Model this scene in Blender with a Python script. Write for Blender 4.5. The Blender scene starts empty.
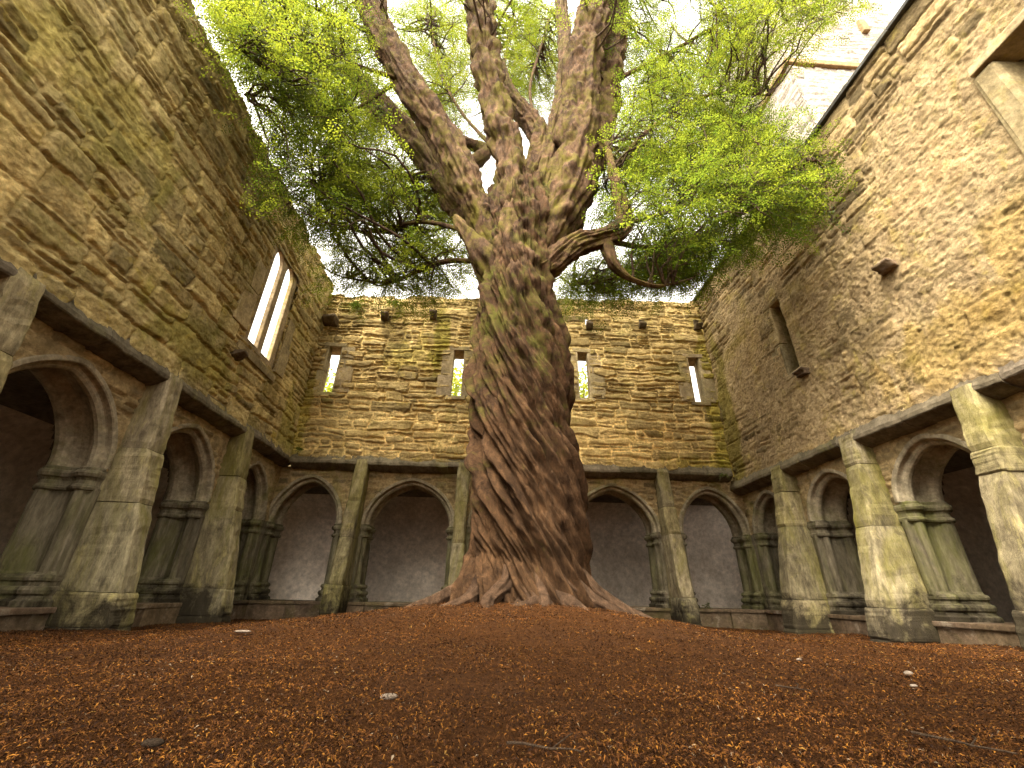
import bpy, bmesh, math, random
import numpy as np
from mathutils import Vector, Matrix

random.seed(7)
RNG = np.random.default_rng(7)
C = bpy.context.scene.collection
PI = math.pi

# ------------------------------------------------------------------ camera model
F_PX = 429.0
def _ray(p): return np.array([p[0] - 512.0, -(p[1] - 384.0), -F_PX])
_up = _ray((530, -500)); _up /= np.linalg.norm(_up)
_fw = _ray((485, 592)); _fw -= _up * (_fw @ _up); _fw /= np.linalg.norm(_fw)
_rt = np.cross(_fw, _up)
RW = np.array([_rt, _fw, _up])              # world = RW @ camera vector
def at_y(px, py, Y):
    v = RW @ _ray((px, py)); return v * Y / v[1]

# ------------------------------------------------------------------ noise
def _hash(ix, iy, iz, seed):
    h = (ix.astype(np.int64) * 374761393 + iy.astype(np.int64) * 668265263 + iz.astype(np.int64) * 2147483647 + seed * 1274126177) & 0xffffffff
    h = ((h ^ (h >> 13)) * 1274126177) & 0xffffffff
    h = ((h ^ (h >> 16)) * 2246822519) & 0xffffffff
    return ((h ^ (h >> 15)) & 0xffffff) / float(0xffffff)
def vn(x, y, z=None, seed=0):
    """smooth value noise in [-1, 1]"""
    x = np.asarray(x, float); y = np.asarray(y, float)
    z = np.zeros_like(x) if z is None else np.asarray(z, float)
    x, y, z = np.broadcast_arrays(x, y, z)
    ix, iy, iz = np.floor(x), np.floor(y), np.floor(z)
    fx, fy, fz = x - ix, y - iy, z - iz
    fx = fx * fx * (3 - 2 * fx); fy = fy * fy * (3 - 2 * fy); fz = fz * fz * (3 - 2 * fz)
    r = 0
    for a in (0, 1):
        wa = fx if a else 1 - fx
        for b in (0, 1):
            wb = fy if b else 1 - fy
            for c in (0, 1):
                wc = fz if c else 1 - fz
                r = r + wa * wb * wc * _hash(ix + a, iy + b, iz + c, seed)
    return r * 2 - 1
def fbm(x, y, z=None, seed=0, oct=3):
    r = 0; a = 0.6; s = 1.0
    zz = 0 if z is None else z
    for o in range(oct):
        r = r + a * vn(x * s, y * s, None if z is None else zz * s, seed + o * 17); a *= 0.5; s *= 2.03
    return r
def sstep(a, b, x):
    t = np.clip((x - a) / (b - a), 0, 1); return t * t * (3 - 2 * t)

# ------------------------------------------------------------------ object helpers
def props(o, label=None, cat=None, group=None, kind=None):
    if label: o['label'] = label
    if cat: o['category'] = cat
    if group: o['group'] = group
    if kind: o['kind'] = kind
    return o
def thing(name, loc, label, cat, group=None):
    o = bpy.data.objects.new(name, None); C.objects.link(o)
    o.location = loc; o.empty_display_size = 0.2
    return props(o, label, cat, group)
def world_loc(p):
    v = Vector((0, 0, 0))
    while p is not None:
        v += p.location; p = p.parent
    return v
def mesh(name, V, Fc, mat, parent=None, smooth=True, col=None, mats=None):
    """V (n,3) world coordinates; Fc list of faces or (m,k) array"""
    V = np.asarray(V, float).copy()
    if parent is not None: V -= np.array(world_loc(parent))
    me = bpy.data.meshes.new(name)
    if isinstance(Fc, np.ndarray):
        k = Fc.shape[1]; m = len(Fc)
        me.vertices.add(len(V)); me.vertices.foreach_set('co', V.ravel())
        me.loops.add(m * k); me.loops.foreach_set('vertex_index', Fc.astype(np.int32).ravel())
        me.polygons.add(m); me.polygons.foreach_set('loop_start', np.arange(0, m * k, k, dtype=np.int32))
        me.update(calc_edges=True)
    else:
        me.from_pydata(V.tolist(), [], [tuple(int(i) for i in f) for f in Fc]); me.update()
    me.validate()
    if smooth: me.polygons.foreach_set('use_smooth', np.ones(len(me.polygons), bool))
    if col is not None:
        a = me.color_attributes.new('Col', 'FLOAT_COLOR', 'POINT')
        c = np.ones((len(V), 4)); c[:, :col.shape[1]] = col
        a.data.foreach_set('color', c.ravel())
    if mat is not None: me.materials.append(mat)
    o = bpy.data.objects.new(name, me); C.objects.link(o)
    if parent is not None: o.parent = parent
    return o
RT = np.random.default_rng(31)
class MB:
    def __init__(s): s.V = []; s.F = []; s.n = 0; s.K = []
    def add(s, V, Fc, tint=None):
        V = np.asarray(V, float)
        if tint is None: tint = RT.uniform(0.78, 1.15) * np.array([1, RT.uniform(.96, 1.02), RT.uniform(.9, 1.02)])
        s.K.append(np.tile(np.asarray(tint, float), (len(V), 1)))
        s.F += [tuple(int(i) + s.n for i in f) for f in Fc]; s.V.append(V); s.n += len(V)
    def build(s, name, mat, parent=None, smooth=False):
        return mesh(name, np.concatenate(s.V), s.F, mat, parent, smooth, np.concatenate(s.K))
def block(c, size, bevel=0.015, jit=0.006, seed=0, sub=0):
    """a hewn block of stone: bevelled, slightly out of true. local coords"""
    bm = bmesh.new(); bmesh.ops.create_cube(bm, size=1.0)
    for v in bm.verts: v.co = Vector((v.co.x * size[0], v.co.y * size[1], v.co.z * size[2]))
    if sub:
        bmesh.ops.subdivide_edges(bm, edges=bm.edges[:], cuts=sub, use_grid_fill=True)
    else:
        bmesh.ops.bevel(bm, geom=bm.edges[:], offset=min(bevel, min(size) * 0.4), segments=2, affect='EDGES', profile=0.6)
    bm.verts.index_update()
    V = np.array([v.co[:] for v in bm.verts]); Fc = [[v.index for v in f.verts] for f in bm.faces]
    bm.free()
    r = np.random.default_rng(seed)
    o = r.random(3) * 50
    V = V + np.array(c)
    n = np.stack([vn(V[:, 0] * 5 + o[0], V[:, 1] * 5 + k * 7, V[:, 2] * 5 + o[2], seed + k) for k in range(3)], 1)
    V = V + n * jit
    return V, Fc
def catmull(P, n):
    P = np.asarray(P, float)
    Q = np.vstack([2 * P[0] - P[1], P, 2 * P[-1] - P[-2]])
    t = np.linspace(0, len(P) - 1 - 1e-9, n); i = t.astype(int); f = (t - i)[:, None]
    p0, p1, p2, p3 = Q[i], Q[i + 1], Q[i + 2], Q[i + 3]
    return 0.5 * (2 * p1 + (p2 - p0) * f + (2 * p0 - 5 * p1 + 4 * p2 - p3) * f ** 2 + (3 * p1 - p0 - 3 * p2 + p3) * f ** 3)
def tube(P, R, nt=8, disp=None, cap=True):
    P = np.asarray(P, float); n = len(P); R = np.broadcast_to(np.asarray(R, float), (n,))
    T = np.gradient(P, axis=0); T /= np.linalg.norm(T, axis=1)[:, None] + 1e-9
    ref = np.array([0, -1.0, 0.0]) if abs(T[0][1]) < 0.9 else np.array([1.0, 0, 0])
    N = np.zeros_like(P); v = ref
    for i in range(n):
        v = v - T[i] * (v @ T[i]); v /= np.linalg.norm(v) + 1e-9; N[i] = v
    B = np.cross(T, N)
    th = np.linspace(0, 2 * PI, nt, endpoint=False)
    s = np.concatenate([[0], np.cumsum(np.linalg.norm(np.diff(P, axis=0), axis=1))])
    TH, S = np.meshgrid(th, s)
    rad = np.repeat(R[:, None], nt, 1)
    if disp is not None: rad = rad + disp(TH, S, rad)
    V = P[:, None, :] + rad[..., None] * (np.cos(TH)[..., None] * N[:, None, :] + np.sin(TH)[..., None] * B[:, None, :])
    V = V.reshape(-1, 3)
    i, j = np.meshgrid(np.arange(n - 1), np.arange(nt), indexing='ij')
    a = i * nt + j; b = i * nt + (j + 1) % nt
    Fq = np.stack([a, b, b + nt, a + nt], -1).reshape(-1, 4)
    return V, Fq

# ------------------------------------------------------------------ materials
def mat_new(name):
    m = bpy.data.materials.new(name); m.use_nodes = True
    nt = m.node_tree
    for n in list(nt.nodes): nt.nodes.remove(n)
    out = nt.nodes.new('ShaderNodeOutputMaterial')
    return m, nt, out
def nd(nt, typ, **kw):
    n = nt.nodes.new(typ)
    for k, v in kw.items():
        if k in n.inputs: n.inputs[k].default_value = v
        else: setattr(n, k, v)
    return n
def noise_node(nt, vec, scale, detail=6.0, rough=0.6, dist=0.0):
    n = nt.nodes.new('ShaderNodeTexNoise')
    n.inputs['Scale'].default_value = scale; n.inputs['Detail'].default_value = detail
    n.inputs['Roughness'].default_value = rough; n.inputs['Distortion'].default_value = dist
    if vec is not None: nt.links.new(vec, n.inputs['Vector'])
    return n.outputs['Fac']
def ramp(nt, fac, stops):
    r = nt.nodes.new('ShaderNodeValToRGB')
    e = r.color_ramp.elements
    while len(e) < len(stops): e.new(0.5)
    for k, (p, c) in enumerate(stops):
        e[k].position = p
        e[k].color = (c, c, c, 1) if isinstance(c, (int, float)) else (*c, 1)
    nt.links.new(fac, r.inputs['Fac'])
    return r.outputs['Color']
def mix(nt, fac, a, b, mode='MIX'):
    m = nt.nodes.new('ShaderNodeMix'); m.data_type = 'RGBA'; m.blend_type = mode
    for s, v in ((0, fac), (6, a), (7, b)):
        if isinstance(v, (int, float)): m.inputs[s].default_value = v
        elif isinstance(v, tuple): m.inputs[s].default_value = (*v, 1)
        else: nt.links.new(v, m.inputs[s])
    return m.outputs[2]
def stone_mat(name, ca, cb, moss=(0.16, 0.17, 0.03), moss_amt=0.5, attr=False, scale=1.0, bump=0.5, stain=(0.06, 0.05, 0.035), stain_amt=0.4, lichen=None, stretch=(1, 1, 1), bscale=38.0, foot=False):
    m, nt, out = mat_new(name)
    tc = nt.nodes.new('ShaderNodeTexCoord')
    mp = nt.nodes.new('ShaderNodeMapping'); mp.inputs['Scale'].default_value = stretch
    nt.links.new(tc.outputs['Object'], mp.inputs['Vector']); vec = mp.outputs['Vector']
    n1 = noise_node(nt, vec, 6 * scale, 8, 0.65)
    base = ramp(nt, n1, [(0.36, ca), (0.64, cb)])
    if attr:
        at = nt.nodes.new('ShaderNodeAttribute'); at.attribute_name = 'Col'
        base = mix(nt, 1.0, base, at.outputs['Color'], 'MULTIPLY')
    n2 = noise_node(nt, vec, 22 * scale, 6, 0.7)
    base = mix(nt, 0.75, base, ramp(nt, n2, [(0.28, 0.5), (0.5, 0.95), (0.75, 1.5)]), 'MULTIPLY')
    # dark weathering stains
    n3 = noise_node(nt, vec, 1.4 * scale, 7, 0.68, 0.6)
    base = mix(nt, ramp(nt, n3, [(0.48, 0.0), (0.72, stain_amt)]), base, stain)
    # moss / algae
    n4 = noise_node(nt, vec, 1.05 * scale, 9, 0.72, 0.9)
    base = mix(nt, ramp(nt, n4, [(0.62 - 0.22 * moss_amt, 0.0), (0.74, min(1.0, 0.45 + 0.5 * moss_amt))]), base, moss)
    if lichen:
        n5 = noise_node(nt, vec, 3.3 * scale, 8, 0.75, 0.4)
        base = mix(nt, ramp(nt, n5, [(0.56, 0.0), (0.68, 0.7)]), base, lichen)
    if foot:      # damp, dirt-splashed foot of the masonry, with a ragged tide line
        ge = nt.nodes.new('ShaderNodeNewGeometry'); sp = nt.nodes.new('ShaderNodeSeparateXYZ'); nt.links.new(ge.outputs['Position'], sp.inputs[0])
        mr = nt.nodes.new('ShaderNodeMapRange'); mr.inputs[1].default_value = -0.5; mr.inputs[2].default_value = 0.25; mr.inputs[3].default_value = 0.32; mr.inputs[4].default_value = 0.0
        nt.links.new(sp.outputs['Z'], mr.inputs[0]); ad = nt.nodes.new('ShaderNodeMath'); ad.operation = 'ADD'
        nt.links.new(noise_node(nt, tc.outputs['Object'], 2.3, 8, 0.72, 0.5), ad.inputs[0]); nt.links.new(mr.outputs[0], ad.inputs[1])
        base = mix(nt, ramp(nt, ad.outputs[0], [(0.57, 0.0), (0.74, 0.92)]), base, (0.022, 0.017, 0.011))
    bs = nt.nodes.new('ShaderNodeBsdfPrincipled')
    nt.links.new(base, bs.inputs['Base Color']); bs.inputs['Roughness'].default_value = 0.9
    bs.inputs['Specular IOR Level'].default_value = 0.06
    h1 = noise_node(nt, vec, bscale, 10, 0.75)
    bp = nt.nodes.new('ShaderNodeBump'); bp.inputs['Strength'].default_value = bump; bp.inputs['Distance'].default_value = 0.03
    nt.links.new(h1, bp.inputs['Height']); nt.links.new(bp.outputs['Normal'], bs.inputs['Normal'])
    nt.links.new(bs.outputs[0], out.inputs['Surface'])
    return m

YEL = (0.30, 0.245, 0.045)
M = {}
M['rubble_l'] = stone_mat('weathered rubble', (0.25, 0.195, 0.095), (0.45, 0.37, 0.20), moss=(0.15, 0.14, 0.02), moss_amt=0.55, attr=True, bump=0.75, lichen=(0.36, 0.27, 0.05), stain_amt=0.45)
M['rubble_b'] = stone_mat('back rubble', (0.27, 0.205, 0.095), (0.46, 0.37, 0.19), moss=(0.17, 0.16, 0.025), moss_amt=0.35, attr=True, bump=0.65, lichen=(0.36, 0.27, 0.06), stain_amt=0.4)
M['rubble_r'] = stone_mat('rendered rubble', (0.24, 0.18, 0.10), (0.42, 0.335, 0.195), moss=(0.26, 0.20, 0.03), moss_amt=0.42, attr=True, bump=0.95, lichen=(0.36, 0.28, 0.08), stain_amt=0.4, bscale=48)
M['slab'] = stone_mat('dressed slab', (0.25, 0.19, 0.10), (0.42, 0.335, 0.19), attr=True, moss=(0.24, 0.20, 0.03), moss_amt=0.4, bump=0.5, stain_amt=0.6, lichen=(.36,.27,.08))
M['limestone'] = stone_mat('grey limestone', foot=True, ca=(0.085, 0.07, 0.043), cb=(0.21, 0.175, 0.115), moss=(0.11, 0.115, 0.018), moss_amt=0.75, bump=0.4, stretch=(1.6, 1.6, 0.4), stain=(.045,.037,.025), stain_amt=0.75)
M['buttress'] = stone_mat('algae limestone', (0.13, 0.108, 0.065), (0.33, 0.28, 0.17), attr=True, foot=True, moss=(0.17, 0.15, 0.02), moss_amt=0.78, bump=0.55, stretch=(1.7, 1.7, 0.6), stain=(.06,.047,.028), stain_amt=0.75, lichen=(0.36, 0.30, 0.12))
M['string'] = stone_mat('slate grey weathering', (0.075, 0.06, 0.038), (0.17, 0.14, 0.095), attr=True, moss=(0.18, 0.17, 0.03), moss_amt=0.35, bump=0.35)
M['arch'] = stone_mat('arch limestone', (0.19, 0.155, 0.10), (0.37, 0.31, 0.205), moss=(0.13, 0.13, 0.02), moss_amt=0.5, bump=0.3, stain_amt=0.35)
M['spandrel'] = stone_mat('spandrel rubble', (0.21, 0.165, 0.09), (0.39, 0.315, 0.18), moss=(0.17, 0.17, 0.03), moss_amt=0.4, attr=True, bump=0.8)
M['sill'] = stone_mat('damp dwarf wall', (0.08, 0.055, 0.032), (0.17, 0.12, 0.075), attr=True, moss=(0.10, 0.09, 0.025), moss_amt=0.5, bump=0.6, lichen=(0.32, 0.27, 0.2))
M['plaster'] = stone_mat('limewashed plaster', (0.60, 0.505, 0.405), (0.74, 0.64, 0.53), moss=(0.36, 0.30, 0.2), moss_amt=0.1, bump=0.15, scale=.45, stain=(0.26, 0.19, 0.13), stain_amt=0.6, bscale=12)
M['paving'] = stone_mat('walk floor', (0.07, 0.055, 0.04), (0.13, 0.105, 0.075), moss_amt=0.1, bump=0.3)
M['vault'] = stone_mat('shade-darkened vault', (0.13, 0.10, 0.07), (0.22, 0.175, 0.125), moss_amt=0.1, bump=0.4)  # vault colour darkened to deepen the shade inside the walks
M['slate'] = stone_mat('dark slate', (0.05, 0.048, 0.045), (0.10, 0.095, 0.085), attr=True, moss_amt=0.1, bump=0.3)
M['tower'] = stone_mat('pale tower limestone', (0.26, 0.235, 0.195), (0.40, 0.37, 0.32), moss_amt=0.0, attr=True, bump=0.6, stain_amt=0.15)
M['towerband'] = stone_mat('tower band', (0.2, 0.135, 0.065), (0.30, 0.21, 0.11), moss_amt=0.1, bump=0.4)
M['pebble'] = stone_mat('pale stone', (0.12, 0.09, 0.065), (0.24, 0.19, 0.145), moss_amt=0.05, bump=0.4, scale=4)
M['chip'] = stone_mat('dark wood', (0.016, 0.011, 0.007), (0.04, 0.026, 0.016), moss=(0.02, 0.015, 0.008), moss_amt=0.0, bump=0.5, scale=4)

def bark_mat(name, ca, cb, moss, amt, stretch=(1, 1, 0.45)):
    m, nt, out = mat_new(name)
    tc = nt.nodes.new('ShaderNodeTexCoord')
    mp = nt.nodes.new('ShaderNodeMapping'); mp.inputs['Scale'].default_value = stretch
    nt.links.new(tc.outputs['Object'], mp.inputs['Vector']); vec = mp.outputs['Vector']
    base = ramp(nt, noise_node(nt, vec, 5, 9, 0.7, 0.5), [(0.28, ca), (0.5, tuple((x + y) / 2 for x, y in zip(ca, cb))), (0.75, cb)])
    base = mix(nt, 0.6, base, ramp(nt, noise_node(nt, vec, 30, 6, 0.7), [(0.25, 0.5), (0.5, 0.95), (0.8, 1.5)]), 'MULTIPLY')
    base = mix(nt, 0.8, base, ramp(nt, noise_node(nt, vec, 13, 7, 0.7, 0.6), [(0.34, 0.3), (0.5, 0.85), (0.66, 1.6)]), 'MULTIPLY')
    # moss grows higher on the trunk and on the limbs
    sep = nt.nodes.new('ShaderNodeSeparateXYZ'); nt.links.new(tc.outputs['Object'], sep.inputs[0])
    mr = nt.nodes.new('ShaderNodeMapRange'); mr.inputs[1].default_value = 0.3; mr.inputs[2].default_value = 3.0
    mr.inputs[3].default_value = 0.0; mr.inputs[4].default_value = 0.16
    nt.links.new(sep.outputs['Z'], mr.inputs[0])
    ad = nt.nodes.new('ShaderNodeMath'); ad.operation = 'ADD'
    nt.links.new(noise_node(nt, tc.outputs['Object'], 3.1, 9, 0.75, 0.8), ad.inputs[0]); nt.links.new(mr.outputs[0], ad.inputs[1])
    base = mix(nt, ramp(nt, ad.outputs[0], [(0.70 - 0.1 * amt, 0.0), (0.80, 0.85)]), base, moss)
    bs = nt.nodes.new('ShaderNodeBsdfPrincipled'); nt.links.new(base, bs.inputs['Base Color'])
    bs.inputs['Roughness'].default_value = 0.85; bs.inputs['Specular IOR Level'].default_value = 0.07
    bp = nt.nodes.new('ShaderNodeBump'); bp.inputs['Strength'].default_value = 0.9; bp.inputs['Distance'].default_value = 0.04
    nt.links.new(noise_node(nt, vec, 28, 10, 0.75, 0.4), bp.inputs['Height']); nt.links.new(bp.outputs['Normal'], bs.inputs['Normal'])
    nt.links.new(bs.outputs[0], out.inputs['Surface'])
    return m
M['bark'] = bark_mat('yew bark', (0.020, 0.010, 0.0045), (0.10, 0.053, 0.024), (0.07, 0.07, 0.009), 0.8)
M['limb'] = bark_mat('yew limb bark', (0.022, 0.012, 0.0065), (0.17, 0.10, 0.054), (0.11, 0.095, 0.012), 0.8)
M['root'] = bark_mat('yew root', (0.03, 0.017, 0.0095), (0.10, 0.058, 0.032), (0.12, 0.12, 0.02), 0.05)
M['twig'] = bark_mat('twig bark', (0.05, 0.032, 0.02), (0.12, 0.08, 0.05), (0.10, 0.1, 0.02), 0.3)

def leaf_mat(name, c1, c2, t1, t2, tf=0.5):
    m, nt, out = mat_new(name)
    at = nt.nodes.new('ShaderNodeAttribute'); at.attribute_name = 'Col'
    sp = nt.nodes.new('ShaderNodeSeparateColor'); nt.links.new(at.outputs['Color'], sp.inputs[0])
    dc = mix(nt, sp.outputs[0], c1, c2); tcx = mix(nt, sp.outputs[0], t1, t2)
    d = nt.nodes.new('ShaderNodeBsdfPrincipled'); nt.links.new(dc, d.inputs['Base Color'])
    d.inputs['Roughness'].default_value = 0.5; d.inputs['Specular IOR Level'].default_value = 0.12
    t = nt.nodes.new('ShaderNodeBsdfTranslucent'); nt.links.new(tcx, t.inputs['Color'])
    mx = nt.nodes.new('ShaderNodeMixShader'); mx.inputs[0].default_value = tf
    nt.links.new(d.outputs[0], mx.inputs[1]); nt.links.new(t.outputs[0], mx.inputs[2])
    nt.links.new(mx.outputs[0], out.inputs['Surface'])
    return m
M['leaf'] = leaf_mat('yew needles', (0.016, 0.036, 0.005), (0.040, 0.057, 0.008), (0.09, 0.14, 0.012), (0.245, 0.265, 0.020), .66)
M['bush'] = leaf_mat('bush leaves', (0.07, 0.10, 0.012), (0.17, 0.17, 0.015), (0.25, 0.33, 0.02), (0.5, 0.48, 0.03))
M['fern'] = leaf_mat('wall fern', (0.05, 0.085, 0.015), (0.10, 0.12, 0.02), (0.1, 0.17, 0.02), (0.2, 0.24, 0.03), 0.35)

def ground_mat():
    m, nt, out = mat_new('needle litter earth')
    tc = nt.nodes.new('ShaderNodeTexCoord'); vec = tc.outputs['Object']
    base = ramp(nt, noise_node(nt, vec, 60, 8, 0.8), [(0.3, (0.024, 0.010, 0.004)), (0.55, (0.08, 0.033, 0.011)), (0.75, (0.16, 0.07, 0.018))])
    base = mix(nt, ramp(nt, noise_node(nt, vec, 1.1, 6, 0.65), [(0.4, 0.0), (0.7, 0.6)]), base, (0.06, 0.03, 0.015))
    bs = nt.nodes.new('ShaderNodeBsdfPrincipled'); nt.links.new(base, bs.inputs['Base Color']); bs.inputs['Roughness'].default_value = 0.95
    bs.inputs['Specular IOR Level'].default_value = 0.03
    bp = nt.nodes.new('ShaderNodeBump'); bp.inputs['Strength'].default_value = 1.0; bp.inputs['Distance'].default_value = 0.03
    nt.links.new(noise_node(nt, vec, 70, 8, 0.8), bp.inputs['Height']); nt.links.new(bp.outputs['Normal'], bs.inputs['Normal'])
    nt.links.new(bs.outputs[0], out.inputs['Surface'])
    return m
M['ground'] = ground_mat()
def litter_mat():
    m, nt, out = mat_new('fallen needles')
    at = nt.nodes.new('ShaderNodeAttribute'); at.attribute_name = 'Col'
    bs = nt.nodes.new('ShaderNodeBsdfPrincipled'); nt.links.new(at.outputs['Color'], bs.inputs['Base Color'])
    bs.inputs['Roughness'].default_value = 0.8; bs.inputs['Specular IOR Level'].default_value = 0.08
    nt.links.new(bs.outputs[0], out.inputs['Surface'])
    return m
M['litter'] = litter_mat()

# ------------------------------------------------------------------ the three sides of the garth
LX, RX, BY = -4.44, 5.55, 9.25               # arcade faces
def m_back(u, w, z): return np.stack(np.broadcast_arrays(u, BY + w, z), -1)
def m_left(u, w, z): return np.stack(np.broadcast_arrays(LX - w, u, z), -1)
def m_right(u, w, z): return np.stack(np.broadcast_arrays(RX + w, -np.asarray(u, float), z), -1)

TX, TY = 0.34, 4.55                          # the yew
def gh(x, y):
    r2 = (x - TX) ** 2 + (y - TY) ** 2
    g = -0.28 - 0.03 * np.clip(y, 0, 9.5) + 0.325 * np.exp(-r2 / (2 * 1.45 ** 2))
    g = g + 0.03 * vn(x * 0.7, y * 0.7, seed=5) + 0.018 * vn(x * 2.1, y * 2.1, seed=6)
    return g

def layout(U, Z, seed, ch=(0.24, 0.42), cw=(0.3, 0.9), big=0.2, maxsplit=4, lower=None):
    """random snecked rubble: list of rectangles u0,u1,z0,z1"""
    r = np.random.default_rng(seed); out = []
    z = 0.0
    up = (ch, cw, big, maxsplit)
    while z < Z:
        ch, cw, big, maxsplit = lower[1:] if (lower and z < lower[0]) else up
        h = r.uniform(*ch); u = -r.random() * 0.5
        while u < U:
            w = r.uniform(*cw)
            if r.random() < big: out.append((u, u + w, z, z + h))
            else:
                k = r.integers(2, maxsplit + 1); cuts = np.sort(r.uniform(0.15, 0.85, k - 1)); cuts = np.concatenate([[0], cuts, [1]])
                for a, b in zip(cuts[:-1], cuts[1:]):
                    if (b - a) * h < 0.03: b = a + 0.03 / h
                    nn = r.integers(1, 3) if w > 0.4 else 1
                    cc = np.concatenate([[0], np.sort(r.uniform(0.3, 0.7, nn - 1)), [1]])
                    for p, q in zip(cc[:-1], cc[1:]): out.append((u + p * w, u + q * w, z + a * h, z + b * h))
            u += w
        z += h
    return out
def stone_field(u, z, seed, joint=0.012, warp=0.03, **kw):
    """for arrays u,z (>=0): stone id, inside distance, local coords"""
    U, Z = u.max() + 0.2, z.max() + 0.3
    rects = layout(U, Z, seed, **kw)
    res = 0.008
    nu, nz = int(U / res) + 2, int(Z / res) + 2
    idm = np.full((nz, nu), -1, np.int32)
    for k, (a, b, c, d) in enumerate(rects):
        i0, i1 = max(0, int(c / res)), min(nz, int(d / res)); j0, j1 = max(0, int(a / res)), min(nu, int(b / res))
        if i1 > i0 and j1 > j0: idm[i0:i1, j0:j1] = k
    uw = u + warp * fbm(u * 2.2, z * 4.0, seed=seed + 1) + 0.012 * vn(u * 14, z * 14, seed=seed + 3)
    zw = z + warp * fbm(u * 1.6, z * 5.0, seed=seed + 2) + 0.012 * vn(u * 12, z * 16, seed=seed + 4)
    ii = np.clip((zw / res).astype(int), 0, nz - 1); jj = np.clip((uw / res).astype(int), 0, nu - 1)
    ids = idm[ii, jj]
    R = np.array(rects)[np.maximum(ids, 0)]
    cx, cz = (R[..., 0] + R[..., 1]) / 2, (R[..., 2] + R[..., 3]) / 2
    hx, hz = (R[..., 1] - R[..., 0]) / 2, (R[..., 3] - R[..., 2]) / 2
    rr = np.minimum(0.045, np.minimum(hx, hz) * 0.8)
    qx, qz = np.abs(uw - cx) - hx + rr, np.abs(zw - cz) - hz + rr
    d = -(np.hypot(np.maximum(qx, 0), np.maximum(qz, 0)) + np.minimum(np.maximum(qx, qz), 0) - rr)
    d = d - joint; d[ids < 0] = -0.05
    return ids, d, (uw - cx) / (hx + 1e-6), (zw - cz) / (hz + 1e-6), len(rects)

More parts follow.
